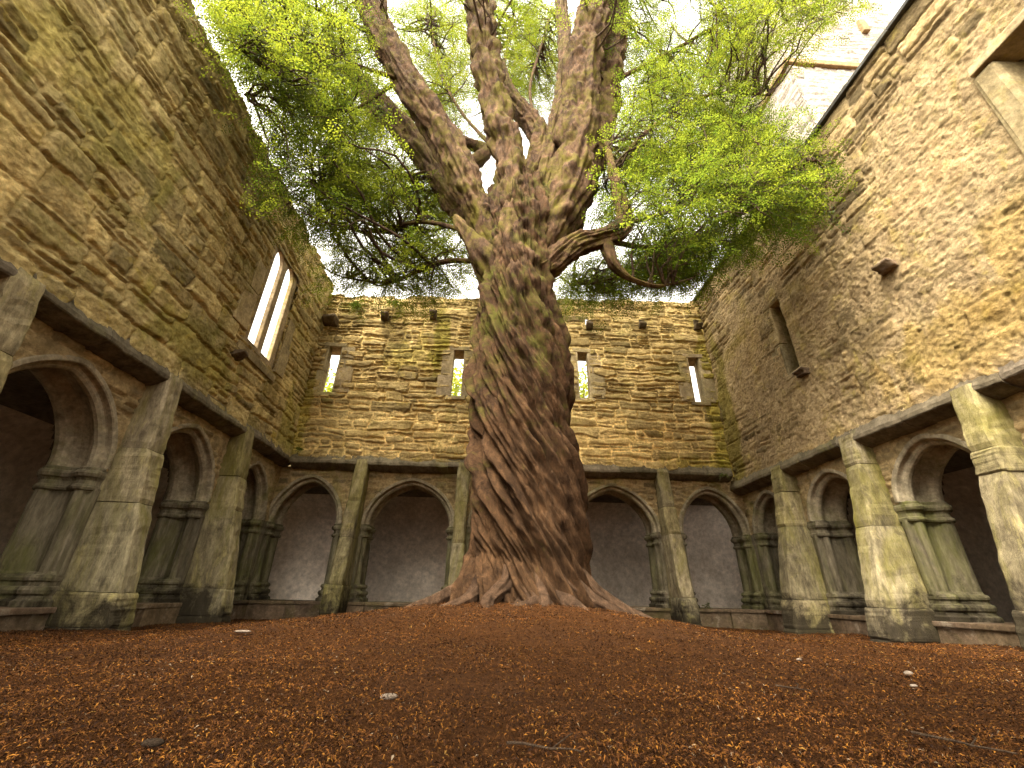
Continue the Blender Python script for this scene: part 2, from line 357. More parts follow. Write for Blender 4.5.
def rubble_sheet(name, mp, u0, u1, z0, ztop, res, seed, mat, parent, face=-0.19, thick=0.5, cut=None, level=None, relief=0.035,
                 tint=((0.75, 0.72, 0.68), (1.3, 1.15, 0.95)), mortar=(1.15, 1.05, 0.92), dark=0.12, back_holes=None, closed=True, layered=1.0, gap=0.022, pits=0.004, colfn=None, **kw):
    nu = int((u1 - u0) / res) + 1; H = max(ztop(u0), ztop(u1), ztop((u0 + u1) / 2)) - z0; nz = int(H / res) + 1
    uu = np.linspace(u0, u1, nu); tt = np.linspace(0, 1, nz)
    U, T = np.meshgrid(uu, tt)
    top = np.array([ztop(a) for a in uu])
    top = top + kw.pop('ragged', 0.03) * (fbm(uu * 3.3, uu * 0, seed=seed + 9) + (vn(np.floor(uu * 3.1 + 0.3 * vn(uu * 2, uu * 0, seed=3)) * 7.7, uu * 0, seed=seed + 8)))
    Z = z0 + T * (top[None, :] - z0)
    ids, d, lx, lz, n = stone_field(U - u0, Z - z0, seed, **kw)
    r = np.random.default_rng(seed + 50)
    k = np.maximum(ids, 0)
    hgt = r.uniform(0.35, 1.0, n)[k] * relief
    sx = r.normal(0, 0.25, n)[k]; sz = r.normal(0, 0.3, n)[k]
    prof = sstep(-0.003, 0.014, d)
    rough = fbm(U * 9, Z * 22, seed=seed + 11) * 0.5 + layered * vn(U * 5, Z * 60, seed=seed + 12) * 0.22 + vn(U * 34, Z * 40, seed=seed + 13) * 0.22
    sh = hgt * (1 + sx * lx * 0.6 + sz * lz * 0.6) * prof + prof * rough * relief * 0.55 + np.minimum(np.maximum(d, 0), 0.05) * 0.15
    lev = 0.10 * relief if level is None else level(U, Z) * relief
    mh = lev + 0.16 * relief * fbm(U * 4, Z * 4.5, seed=seed + 15, oct=3) + 0.15 * relief * vn(U * 21, Z * 21, seed=seed + 18) + 0.17 * relief * vn(U * 43, Z * 43, seed=seed + 16)
    h = np.maximum(sh, mh); stone = sstep(-0.003, 0.004, sh - mh)
    gapm = sstep(-.25, .35, vn(U * 2.7, Z * 4.1, seed=seed + 31)) * (lev < 0.6 * relief)
    h = h - gapm * gap * np.exp(-((d + .002) / .008) ** 2)
    h = h - pits * sstep(.35, .62, vn(U * 17, Z * 19, seed=seed + 32)) * (1 - stone) - .5 * pits * sstep(.4, .6, vn(U * 37, Z * 37, seed=seed + 33))
    h = h + 0.03 * fbm(U * 0.6, Z * 0.6, seed=seed + 20)
    ta, tb = np.array(tint[0]), np.array(tint[1])
    tcol = ta + (tb - ta) * r.random((n, 1)); tcol *= r.uniform(0.8, 1.15, (n, 1))
    dk = r.random(n) < dark; tcol[dk] *= 0.6
    col = tcol[k] * stone[..., None] + np.array(mortar) * (1 - stone[..., None])
    if colfn is not None: col = colfn(U, Z, col)
    V = mp(U, face - h, Z).reshape(-1, 3); col = col.reshape(-1, 3)
    i, j = np.meshgrid(np.arange(nz - 1), np.arange(nu - 1), indexing='ij')
    a = i * nu + j
    q = np.stack([a, a + 1, a + nu + 1, a + nu], -1)
    if cut is not None:
        q = q[~cut((U[:-1, :-1] + U[1:, 1:]) / 2, (Z[:-1, :-1] + Z[1:, 1:]) / 2)]
    q = q.reshape(-1, 4)
    if closed:
        # wall head, back sheet
        nb = len(V)
        wtop = face + thick
        ridge = mp(uu, np.full(nu, wtop), top + 0.01); V = np.vstack([V, ridge]); col = np.vstack([col, np.tile(np.array(mortar), (nu, 1))])
        a = (nz - 1) * nu + np.arange(nu - 1)
        q = np.vstack([q, np.stack([a, a + 1, nb + np.arange(1, nu), nb + np.arange(nu - 1)], -1)])
        bu = sorted(set([u0, u1] + [v for hh in (back_holes or []) for v in hh[:2]])); bz = sorted(set([z0 - 0.2] + [v for hh in (back_holes or []) for v in hh[2:]])) + [99]
        for p in range(len(bu) - 1):
            for s in range(len(bz) - 1):
                cu, cz = (bu[p] + bu[p + 1]) / 2, (bz[s] + min(bz[s + 1], bz[s] + .1)) / 2
                if any(hh[0] < cu < hh[1] and hh[2] < cz < hh[3] for hh in (back_holes or [])): continue
                ztl = ztop(bu[p]) if bz[s + 1] == 99 else bz[s + 1]; ztr = ztop(bu[p + 1]) if bz[s + 1] == 99 else bz[s + 1]
                nb = len(V)
                V = np.vstack([V, mp(np.array([bu[p], bu[p + 1], bu[p + 1], bu[p]]), np.full(4, wtop), np.array([bz[s], bz[s], ztr, ztl]))])
                col = np.vstack([col, np.ones((4, 3))]); q = np.vstack([q, [[nb, nb + 1, nb + 2, nb + 3]]])
    return mesh(name, V, q, mat, parent, True, col)

def inrect(U, Z, rects):
    m = np.zeros(U.shape, bool)
    for a, b, c, d in rects: m |= (U > a) & (U < b) & (Z > c) & (Z < d)
    return m
def lblock(mb, mp, u0, u1, w0, w1, z0, z1, bevel=0.012, jit=0.005, seed=0):
    V, Fc = block(((u0 + u1) / 2, (w0 + w1) / 2, (z0 + z1) / 2), (u1 - u0, w1 - w0, z1 - z0), bevel, jit, seed)
    mb.add(mp(V[:, 0], V[:, 1], V[:, 2]), Fc)
def splay(mb, mp, front, back):
    """four reveal faces joining a front opening (w,u0,u1,z0,z1) with a back one"""
    def ring(f): w, a, b, c, d = f; return mp(np.array([a, b, b, a]), np.full(4, w), np.array([c, c, d, d]))
    V = np.vstack([ring(front), ring(back)])
    mb.add(V, [(k, (k + 1) % 4, 4 + (k + 1) % 4, 4 + k) for k in range(4)])

# ------------------------------------------------------------------ arcade
PROF = [(.135, 0.004), (.13, -.028), (.115, -.034), (.075, -.034), (.062, -.022), (.058, .03), (.05, .045), (.012, .05), (-.012, .075), (-.016, .115), (0, .15), (.028, .162), (.085, .20), (.10, .27), (.095, .35), (.06, .41),
        (0, .445), (-.014, .5), (0, .55), (.02, .58), (.1, .66), (.13, .68)]
CPROF = [(.12, 0.0), (.06, 0.0), (0, .06), (-.012, .12), (0, .165), (.05, .2), (.075, .27), (.06, .37), (0, .44), (-.014, .5), (0, .55), (.02, .58), (.1, .66), (.13, .68)]
SPR, CAPB, BASET, SILL = 1.19, 0.93, 0.10, -0.22
def arch_curve(hw, rise, s, n=40):
    t = np.linspace(0, PI, n)
    return -np.cos(t) * (hw + s), SPR + (rise + s) * (0.86 * np.sin(t) + 0.14 * (1 - np.abs(np.cos(t)))), t
def in_arch(U, Z, bays, s):
    m = np.zeros(U.shape, bool)
    for c, hw, rise in bays:
        x = np.clip((U - c) / (hw + s), -1, 1); sn = np.sqrt(1 - x * x)
        m |= (np.abs(U - c) < hw + s) & (Z < SPR + (rise + s) * (0.86 * sn + 0.14 * (1 - np.abs(x))))
    return m
def arcade(mp, bays, ends, butts, zlip, label, base, bx_labels, tint_seed, strends, lean=0.41):
    root = thing('arcade', base, label, 'arcade')
    zu = zlip - 0.10                                         # underside of weathering course
    # spandrel rubble
    cut = lambda U, Z: in_arch(U, Z, bays, 0.095)
    rubble_sheet('spandrel', mp, ends[0], ends[1], SPR - 0.02, lambda u: zu + 0.02, 0.022, tint_seed, M['spandrel'], root, face=0.0, cut=cut, relief=0.02, closed=False,
                 level=lambda U, Z: 0.45 + 0.3 * vn(U * 1.3, Z * 1.3, seed=tint_seed), ch=(0.12, 0.25), cw=(0.15, 0.4), ragged=0.0)
    us = np.arange(ends[0], ends[1] + 0.04, 0.04); zs = np.arange(SPR, zu + 0.25, 0.04)
    U, Z = np.meshgrid(us, zs); i, j = np.meshgrid(np.arange(len(zs) - 1), np.arange(len(us) - 1), indexing='ij'); a = i * len(us) + j
    q = np.stack([a, a + 1, a + len(us) + 1, a + len(us)], -1)[~in_arch(U[:-1, :-1] + .02, Z[:-1, :-1] + .02, bays, 0.09)]
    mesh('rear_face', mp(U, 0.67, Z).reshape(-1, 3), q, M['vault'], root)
    # arches
    for b, (c, hw, rise) in enumerate(bays):
        V = []; n = 60
        for (s, w) in PROF:
            x, z, t = arch_curve(hw, rise, s, n)
            x = x + 0.006 * vn(t * 3, t * 0 + c, seed=3); z = z + 0.008 * vn(t * 2.5, t * 0 + c, seed=4)
            # voussoir joints
            jt = np.abs(((t / PI * 9 + 0.5 * c) % 1) - 0.5); w2 = w + 0.004 * (jt < 0.04) + 0.004 * vn(np.floor(t / PI * 9 + 0.5 * c), t * 0 + c, seed=8)
            V.append(mp(c + x, w2, z))
        V = np.concatenate(V); m = len(PROF)
        Fc = [(k * n + j, k * n + j + 1, (k + 1) * n + j + 1, (k + 1) * n + j) for k in range(m - 1) for j in range(n - 1)]
        o = mesh('arch', V, Fc, M['arch'], root, False)
    # piers
    lim = [(ends[0], None, bays[0])] + [(None, bays[k], bays[k + 1]) for k in range(len(bays) - 1)] + [(ends[1], bays[-1], None)]
    for e, bl, br in lim:
        def ring(d, z, PROF=PROF):
            P = []
            if bl is not None:
                e0 = bl[0] + bl[1]
                for s, w in PROF: P.append((e0 + s - d, w - (0.4 * d if w < 0.04 else 0)))
            else: P += [(e, PROF[0][1]), (e, PROF[-1][1])]
            if br is not None:
                e0 = br[0] - br[1]
                for s, w in PROF[::-1]: P.append((e0 - s + d, w - (0.4 * d if w < 0.04 else 0)))
            else: P += [(e, PROF[-1][1]), (e, PROF[0][1])]
            P = np.array(P); return mp(P[:, 0], P[:, 1], np.full(len(P), z))
        def stack(levels, nm, mat, par):
            Vs = [ring(d, z, PROF if nm == 'pier' else CPROF) for z, d in levels]; n = len(Vs[0])
            V = np.concatenate(Vs)
            V = V + 0.004 * np.stack([vn(V[:, 0] * 4, V[:, 1] * 4, V[:, 2] * 4, seed=k) for k in range(3)], 1)
            Fc = [(k * n + j, k * n + (j + 1) % n, (k + 1) * n + (j + 1) % n, (k + 1) * n + j) for k in range(len(Vs) - 1) for j in range(n)]
            Fc += [tuple(range(n))[::-1], tuple((len(Vs) - 1) * n + k for k in range(n))]
            return mesh(nm, V, Fc, mat, par, False)
        zs = np.concatenate([[BASET - 0.03], np.linspace(BASET, CAPB, 9), [CAPB + 0.03]])
        pier = stack([(z, 0.0) for z in zs], 'pier', M['limestone'], root)
        stack([(CAPB, 0.0), (CAPB + .008, .03), (CAPB + .03, .042), (CAPB + .055, .036), (CAPB + .065, .008), (CAPB + .11, .004), (CAPB + .135, .02), (CAPB + .15, .05), (CAPB + .185, .066), (CAPB + .215, .056), (CAPB + .225, .03), (CAPB + .25, .03), (SPR + 0.006, .0)], 'capital', M['limestone'], pier)
        stack([(SILL - .02, .11), (SILL + .05, .11), (SILL + .07, .07), (SILL + .10, .06), (SILL + .12, .085), (SILL + .15, .092), (SILL + .18, .08), (SILL + .19, .04), (SILL + .225, .035), (SILL + .24, .058), (SILL + .265, .064), (SILL + .29, .05), (SILL + .30, .015), (BASET + 0.006, 0.0)], 'base', M['limestone'], pier)
    # dwarf wall
    mb = MB(); r = np.random.default_rng(tint_seed); u = ends[0]; kk = 0
    while u < ends[1] - 0.02:
        w = min(r.uniform(0.7, 1.2), ends[1] - u)
        if ends[1] - u - w < 0.3: w = ends[1] - u
        lblock(mb, mp, u + 0.002, u + w - 0.002, -0.07 + r.uniform(-.012, .012), 0.76, -0.95, SILL - 0.06, 0.015, 0.012, tint_seed + kk)
        lblock(mb, mp, u + 0.002, u + w - 0.002, -0.10 + r.uniform(-.01, .01), 0.79, SILL - 0.057, SILL, 0.012, 0.005, tint_seed + kk + 90)
        u += w; kk += 1
    mb.build('dwarf_wall', M['sill'], root)
    # buttresses: sloping fins with chamfered arrises, built of long blocks
    for bi, (c, wd) in enumerate(butts):
        mb = MB(); r = np.random.default_rng(int(100 * abs(c)) + tint_seed)
        zb = -0.95; ztp = zlip + 0.06
        cuts = [zb, -0.42 + r.uniform(-.04, .04), -0.02 + r.uniform(-.08, .1), 0.95 + r.uniform(-.15, .25), 1.55 + r.uniform(-.1, .2), ztp]
        def front(z):                                          # slightly belly-shaped weathered slope
            t = (ztp - z) / (ztp + 0.5)
            return -0.265 - lean * t + 0.025 * math.sin(t * 5)
        for z0, z1 in zip(cuts[:-1], cuts[1:]):
            g = 0.003; ch = 0.028; ww = wd / 2 + r.uniform(-.008, .008) + (0.025 if z1 < 0.2 else 0); du = r.uniform(-.008, .008)
            zz = np.linspace(z0 + g, z1 - g, 13); V = []
            for q_, z in enumerate(zz):
                f = front(z) + (0.012 if q_ in (0, 12) else 0) + r.uniform(-.004, .004); k = 0.006 if q_ in (0, 12) else 0
                P = [(-ww + k, 0.02), (-ww + k, f + ch), (-ww + ch, f + 0.004), (0.0, f), (ww - ch, f + 0.004), (ww - k, f + ch), (ww - k, 0.02)]
                V.append(mp(np.array([c + du + p[0] for p in P]), np.array([p[1] for p in P]), np.full(7, z)))
            V = np.concatenate(V); V += 0.009 * np.stack([vn(V[:, 0] * 6, V[:, 1] * 6, V[:, 2] * 6, seed=k + 30) + .9 * vn(V[:, 0] * 21, V[:, 1] * 21, V[:, 2] * 17, seed=k + 33) for k in range(3)], 1)
            Fc = [(k * 7 + j, k * 7 + j + 1, k * 7 + j + 8, k * 7 + j + 7) for k in range(12) for j in range(6)] + [tuple(range(7))[::-1], tuple(range(84, 91))]
            mb.add(V, Fc, RT.uniform(.72, 1.15) * np.array([1, RT.uniform(.95, 1.0), RT.uniform(.75, 1.0)]))
        o = mb.build('buttress', M['buttress'], root)
        if bx_labels and bx_labels[bi]: o['label'] = bx_labels[bi]
    # weathering course, slab by slab
    mb = MB(); u = strends[0]; kk = 0
    P = [(-.19, zlip + .17), (-.25, zlip + .012), (-.25, zlip - .035), (-.24, zlip - .05), (-.12, zlip - .115), (-.05, zlip - .135), (0.03, zlip - .14), (0.03, zlip + .17)]
    while u < strends[1] - 0.02:
        w = min(r.uniform(0.85, 1.3), strends[1] - u)
        if strends[1] - u - w < 0.35: w = strends[1] - u
        V = []; uu = np.linspace(u + 0.004, u + w - 0.004, 18); oz = r.uniform(-.016, .016)
        for a in uu: V.append(mp(np.full(8, a), np.array([p[0] for p in P]), np.array([p[1] + oz for p in P])))
        V = np.concatenate(V); V += 0.011 * np.stack([vn(V[:, 0] * 4, V[:, 1] * 4, V[:, 2] * 4, seed=k + 60) + .8 * vn(V[:, 0] * 15, V[:, 1] * 15, V[:, 2] * 15, seed=k + 63) for k in range(3)], 1)
        Fc = [(k * 8 + j, k * 8 + (j + 1) % 8, (k + 1) * 8 + (j + 1) % 8, (k + 1) * 8 + j) for k in range(17) for j in range(8)] + [tuple(range(8))[::-1], tuple(range(136, 144))]
        mb.add(V, Fc); u += w
    mb.build('string_course', M['string'], root)
    return root

BB = [(-3.74, 0.64, 0.85), (-1.62, 0.83, 0.84), (0.525, 0.83, 0.85), (2.675, 0.83, 0.86), (4.80, 0.66, 0.86)]
arcade(m_back, BB, (LX - 0.02, RX + 0.02), [(-2.70, .25), (-0.55, .25), (1.60, .25), (3.75, .26)], 2.41, 'five-arched stone arcade along the far wall, half hidden by the yew trunk', (0.5, 9.25, -0.56), None, 11, (LX + .25, RX - .25))
BL = [(0.29, 0.72, 0.86), (2.31, 0.72, 0.86), (4.33, 0.72, 0.87), (6.35, 0.72, 0.87), (8.33, 0.60, 0.85)]
arcade(m_left, BL, (-0.7, BY + 0.02), [(1.29, .29), (3.31, .29), (5.33, .29), (7.35, .28)], 2.43, 'green-stained stone arcade with deep round arches under the high left wall', (-4.44, 5.0, -0.5), None, 23, (-0.7, BY - .0))
BR = [(-8.43, 0.52, 0.62), (-6.72, 0.53, 0.62), (-4.98, 0.55, 0.62), (-3.24, 0.55, 0.62), (-1.5, 0.55, 0.62), (0.24, 0.55, 0.62)]
arcade(m_right, BR, (-BY - 0.02, 1.1), [(-7.60, .29), (-5.85, .29), (-4.12, .29), (-2.38, .29), (-.64, .29)], 2.14, 'stone arcade with yellow-green buttresses under the rendered right wall', (5.55, 5.0, -0.5), None, 37, (-BY + .0, 1.1))

# ------------------------------------------------------------------ upper walls
def reveal_window(mp, parent, u0, u1, z0, z1, face, thick, splay_by, seed, jl=0.28, jr=0.28, mat='slab', name='window'):
    """slit with big dressed jamb slabs, sill, lintel and splayed reveals"""
    mb = MB(); f0, f1 = face - 0.024, face + 0.16
    zm = z0 + (z1 - z0) * 0.45
    lblock(mb, mp, u0 - jl, u0, f0, f1, z0, zm - .003, 0.014, 0.008, seed); lblock(mb, mp, u0 - jl * 0.8, u0 + .002, f0 - .006, f1, zm, z1, 0.014, 0.008, seed + 1)
    lblock(mb, mp, u1, u1 + jr, f0, f1, z0, zm + .1, 0.014, 0.008, seed + 2); lblock(mb, mp, u1 + .002, u1 + jr * 0.85, f0 + .006, f1, zm + .103, z1, 0.014, 0.008, seed + 3)
    lblock(mb, mp, u0 - 0.12, u1 + 0.12, f0 - 0.008, f1 + .1, z1 + .002, z1 + 0.11, 0.014, 0.01, seed + 4)
    lblock(mb, mp, u0 - 0.10, u1 + 0.10, f0 - 0.008, f1 + .1, z0 - 0.09, z0 - .002, 0.014, 0.01, seed + 5)
    splay(mb, mp, (f1 - .05, u0 + .004, u1 - .004, z0 + .004, z1 - .004), (face + thick + .01, u0 - splay_by, u1 + splay_by, z0 - 0.05, z1 + 0.02))
    return mb.build(name, M[mat], parent)
def corbel(mp, parent, u, z, face, seed, size=(0.16, 0.24, 0.13)):
    mb = MB()
    V, Fc = block((u, face - size[1] / 2 + 0.1, z), size, 0.03, 0.035, seed, sub=3)
    lo = V[:, 2] < z
    V[lo, 1] += 0.45 * np.maximum(0, (face - 0.02) - V[lo, 1])
    mb.add(mp(V[:, 0], V[:, 1], V[:, 2]), Fc)
    return mb.build('corbel', M['sill'], parent, True)

UPF = -0.19
def stains(mp_seed, spots):
    """spots: u, z, width, height, strength, colour multiplier: damp or mossy patches with ragged outlines"""
    def f(U, Z, col):
        for k, (u, z, w, h, st, c) in enumerate(spots):
            g = np.exp(-(((U - u) / w) ** 2 + ((Z - z) / h) ** 2)) + 0.55 * fbm(U * 5, Z * 2.2, seed=mp_seed + k, oct=4)
            m = (st * sstep(.3, .75, g))[..., None]
            col = col * (1 - m + m * np.array(c))
        return col
    return f
GRN, DRK, PAL = (.62, .68, .32), (.45, .44, .38), (1.25, 1.2, 1.15)
# back wall
bw = thing('rubble_wall', (0.5, 9.1, -0.56), 'far coursed rubble wall with four lit slit windows behind the yew trunk', 'wall')
slits = [(-3.90, -3.63, 3.98, 5.16), (-0.97, -0.73, 4.0, 5.20), (2.01, 2.25, 4.08, 5.30), (4.75, 5.01, 4.1, 5.28)]
SC = (9.06) / 9.0
slits = [(a * SC, b * SC, c * SC, d * SC) for a, b, c, d in slits]
putl = [at_y(x, y, 9.06) for x, y in ((333, 318), (387, 314), (434, 313))]; putr = [at_y(x, y, 9.06) for x, y in ((588, 323), (641, 322), (696, 323))]
ph = []
for k, p in enumerate(putl): ph.append((p[0] - .07, p[0] + .07, p[2] - .07, p[2] + .07))
thr = []
for k, p in enumerate(putr): thr.append((p[0] - .075, p[0] + .075, p[2] - .085, p[2] + (.085 if k != 1 else 0.05)))
fr = [(a - .05, b + .05, c - .03, d + .03) for a, b, c, d in slits]
bh = [(a - .12, b + .12, c - .05, d + .02) for a, b, c, d in slits] + [(a - .03, b + .03, c + .22, d + .42) for a, b, c, d in thr]
BT = 0.45
rubble_sheet('masonry', m_back, -4.45, 5.60, 2.36, lambda u: 6.66 + (u + 4.2) * 0.043, 0.0165, 101, M['rubble_b'], bw, thick=BT, relief=0.045, ragged=0.045,
             cut=lambda U, Z: inrect(U, Z, fr + ph + thr), back_holes=bh, ch=(0.2, 0.34), cw=(0.35, 1.0), big=0.06, maxsplit=4, lower=(1.7, (.2, .34), (.4, 1.0), .35, 2), warp=.075, mortar=(1.9, 1.75, 1.45), dark=0.06, tint=((0.85, 0.8, 0.68), (1.3, 1.18, 0.95)),
             colfn=stains(900, [(-2.5, 5.7, .35, .7, .9, DRK), (-1.35, 5.6, .25, .8, .9, GRN), (-3.6, 5.9, .5, .35, .8, DRK), (-2.0, 5.0, .9, .5, .6, GRN), (5.2, 4.0, .25, 3, .95, GRN), (-4.2, 3.2, .35, 1.5, .8, GRN), (-1.6, 3.0, 1.6, .8, .7, PAL), (3.2, 3.0, 1.6, .8, .7, PAL), (4.6, 2.6, .8, .4, .8, GRN)]),
             level=lambda U, Z: 0.05 + 0.3 * sstep(0.0, 0.7, vn(U * 0.8, Z * 1.0, seed=77)) + 0.3 * sstep(4.3, 3.6, Z))
for k, s in enumerate(slits): reveal_window(m_back, bw, *s, UPF, BT, 0.115, 200 + 9 * k, jl=(0.16 if k == 0 else .34), jr=(0.38 if k < 3 else 0.3))
for k, (h, p) in enumerate(zip(ph, putl)):
    mb = MB(); a, b, c, d = h
    splay(mb, m_back, (UPF - 0.03, a, b, c, d), (UPF + 0.4, a, b, c, d)); mb.add(m_back(np.array([a, b, b, a]), np.full(4, UPF + .395), np.array([c, c, d, d])), [(0, 1, 2, 3)])
    mb.build('putlog_hole', M['slab'], bw)
for k, (a, b, c, d) in enumerate(thr):
    mb = MB(); splay(mb, m_back, (UPF - 0.03, a, b, c, d), (UPF + BT + .01, a - .03, b + .03, c + .22, d + .42)); mb.build('putlog_hole', M['slab'], bw)
for k, p in enumerate(putl + putr):
    corbel(m_back, bw, p[0] * 1.0, p[2] - (0.15 if k < 3 else .17), UPF, 300 + k, (0.16, 0.32 if k < 3 else .28, 0.13) if k else (0.28, 0.36, 0.17))

# left wall with the twin lancet
lw = thing('rubble_wall', (-4.3, 4.5, -0.5), 'high left wall of coursed rubble with a twin lancet window', 'wall')
L0, L1, LZ0, LZ1 = 6.40, 7.55, 3.72, 6.12
rubble_sheet('masonry', m_left, 0.2, 9.12, 2.38, lambda u: 7.05, 0.0150, 131, M['rubble_l'], lw, thick=0.36, relief=0.046, ragged=0.05,
             cut=lambda U, Z: inrect(U, Z, [(L0 + .03, L1 - .03, LZ0 + .03, LZ1 - .25)]), back_holes=[(L0 - .1, L1 + .75, LZ0 + .1, LZ1 + .5)], ch=(0.22, 0.38), cw=(0.22, 0.75), big=0.1, maxsplit=4, lower=(2.2, (.26, .46), (.32, .95), .42, 3), warp=.06,
             mortar=(1.45, 1.36, 1.12), layered=0.3, dark=0.05, tint=((0.95, 0.91, 0.78), (1.4, 1.3, 1.02)), colfn=stains(930, [(7.6, 3.6, .5, .5, .8, DRK), (5.5, 3.0, 1.2, .5, .7, GRN), (3.0, 4.6, 1.4, .6, .6, GRN), (8.6, 3.2, .5, .8, .7, GRN), (4.6, 5.4, 1.2, .5, .6, PAL), (2.4, 3.4, 1.0, .5, .6, PAL), (6.0, 4.9, .6, .5, .5, DRK)]),
             level=lambda U, Z: 0.12 + 0.4 * sstep(0.0, 0.7, vn(U * 0.7, Z * 0.9, seed=78)))
def lancet_plate():
    cu = bpy.data.curves.new('plate', 'CURVE'); cu.dimensions = '2D'; cu.fill_mode = 'BOTH'; cu.extrude = 0.03; cu.bevel_depth = 0.014; cu.bevel_resolution = 1
    def poly(P):
        s = cu.splines.new('POLY'); s.points.add(len(P) - 1)
        for q, (x, y) in zip(s.points, P): q.co = (x, y, 0, 1)
        s.use_cyclic_u = True
    zt = LZ1
    poly([(L0 - .02, LZ0 - .05), (L1 + .02, LZ0 - .05), (L1 + .02, zt - .35), (L1 - .12, zt - .06), ((L0 + L1) / 2, zt + .0), (L0 + .12, zt - .06), (L0 - .02, zt - .3)])
    for c, top in ((6.72, 5.94), (7.20, 5.94)):
        hw = 0.175; P = [(c - hw, LZ0 + .12), (c + hw, LZ0 + .12)]
        n = 10; zs = top - 0.27
        for k in range(n + 1):
            t = k / n * PI; P.append((c + hw * math.cos(t), zs + 0.27 * (0.8 * math.sin(t) + 0.2 * (1 - abs(math.cos(t))))))
        poly(P)
    o = bpy.data.objects.new('tmp', cu); C.objects.link(o)
    dg = bpy.context.evaluated_depsgraph_get(); me = bpy.data.meshes.new_from_object(o.evaluated_get(dg))
    V = np.array([v.co[:] for v in me.vertices]); Fc = [tuple(p.vertices) for p in me.polygons]
    bpy.data.objects.remove(o); bpy.data.curves.remove(cu); bpy.data.meshes.remove(me)
    return m_left(V[:, 0], UPF + 0.045 - V[:, 2], V[:, 1]), Fc
V, Fc = lancet_plate()
mb = MB(); mb.add(V, Fc)
splay(mb, m_left, (UPF + .125, L0 + .05, L1 - .05, LZ0 + .05, LZ1 - .1), (UPF + .37, L0 - .1, L1 + .75, LZ0 + .1, LZ1 + .5))
win = mb.build('lancet_window', M['slab'], lw)
mb = MB()
for k, (a, b, c, d) in enumerate([(L0 - .42, L0 - .024, 3.9, 4.62), (L0 - .3, L0 - .024, 4.63, 5.2), (L1 + .024, L1 + .36, 3.75, 4.35), (L1 + .024, L1 + .30, 4.36, 4.95), (L0 - .1, L1 + .1, 3.53, 3.665)]):
    lblock(mb, m_left, a, b, UPF - .05, UPF + .1, c, d, 0.015, 0.01, 400 + k)
mb.build('jamb_slabs', M['slab'], win)
corbel(m_left, lw, 6.36, 3.42, UPF, 377, (0.22, 0.26, 0.12))

# right wall: lime render over rubble
rw = thing('rubble_wall', (5.4, 4.5, -0.5), 'right wall of rubble under crumbling lime render with dark slate coping', 'wall')
rwins = [(-6.62, -6.34, 3.64, 5.1), (-2.36, -1.55, 4.15, 5.36)]
rubble_sheet('masonry', m_right, -9.12, -0.2, 2.10, lambda u: 7.12, 0.0160, 161, M['rubble_r'], rw, thick=0.75, relief=0.038, ragged=0.008,
             cut=lambda U, Z: inrect(U, Z, [(a - .03, b + .03, c - .03, d + .03) for a, b, c, d in rwins]), ch=(0.22, 0.4), cw=(0.3, 0.8), big=0.3, maxsplit=3, layered=0.5, pits=0.009,
             mortar=(1.05, 0.98, 0.9), tint=((0.75, 0.7, 0.6), (1.15, 1.05, 0.9)), dark=0.2, back_holes=[],
             colfn=stains(960, [(-4.0, 2.7, 1.2, .5, .8, (1.06, 1.0, .68)), (-2.6, 3.3, .9, .5, .7, (1.08, 1.0, .66)), (-8.8, 3.0, .3, 3, .9, GRN), (-5.0, 3.4, .5, .35, .6, DRK), (-3.4, 4.9, 1.0, .5, .6, PAL), (-6.0, 5.9, 1.2, .5, .6, PAL), (-7.5, 4.6, .7, .7, .5, (.85, .8, .7))]),
             level=lambda U, Z: 0.95 - 0.75 * sstep(5.2, 6.5, Z + 0.5 * vn(U * 0.9, Z * 0.9, seed=80)) - 0.55 * sstep(-7.6, -8.8, U) * sstep(4.2, 3.2, Z) - 0.5 * sstep(0.15, 0.6, vn(U * 0.9 + 5, Z * 1.1, seed=81)))
for k, s in enumerate(rwins):
    if k == 0: reveal_window(m_right, rw, *s, UPF, 0.75, 0.05, 500, jl=0.3, jr=0.25)
mb = MB(); a, b, c, d = rwins[1]
lblock(mb, m_right, a - .26, a, UPF - .06, UPF + .3, c - .1, d - .02, 0.05, 0.02, 511); lblock(mb, m_right, b, b + .4, UPF - .05, UPF + .3, c - .1, d - .02, 0.04, 0.02, 512)
lblock(mb, m_right, a - .22, b + .25, UPF - .10, UPF + .3, d, d + .13, 0.02, 0.012, 513); lblock(mb, m_right, a - .1, b + .1, UPF - .05, UPF + .3, c - .24, c - .102, 0.03, 0.012, 514)
splay(mb, m_right, (UPF + .25, a + .004, b - .004, c - .1, d), (UPF + .76, a - .1, b + .1, c - .05, d + .05))
mb.build('window', M['slab'], rw)
corbel(m_right, rw, -4.27, 4.08, UPF, 391, (0.22, 0.32, 0.10))
corbel(m_right, rw, -6.25, 3.5, UPF, 392, (0.26, 0.26, 0.10))
mb = MB(); u = -9.3
while u < -0.2:
    w = random.uniform(0.5, 0.9); lblock(mb, m_right, u, u + w - .004, UPF - .10, UPF + .85, 7.125, 7.19 + random.uniform(0, .012), 0.01, 0.006, int(abs(u) * 77)); u += w
mb.build('slate_coping', M['slate'], rw)

FV = np.array([(x, y, z) for y in (-0.9, -1.6) for x, z in ((-5.5, 2.3), (6.5, 2.3), (6.5, 5.6), (-5.5, 5.6))])  # unseen wall behind the camera, added so the courtyard light falls off
props(mesh('unseen_near_wall', FV, [(0, 1, 2, 3), (7, 6, 5, 4), (0, 4, 5, 1), (3, 2, 6, 7)], M['spandrel'], None, False, np.ones((8, 3))), kind='structure')
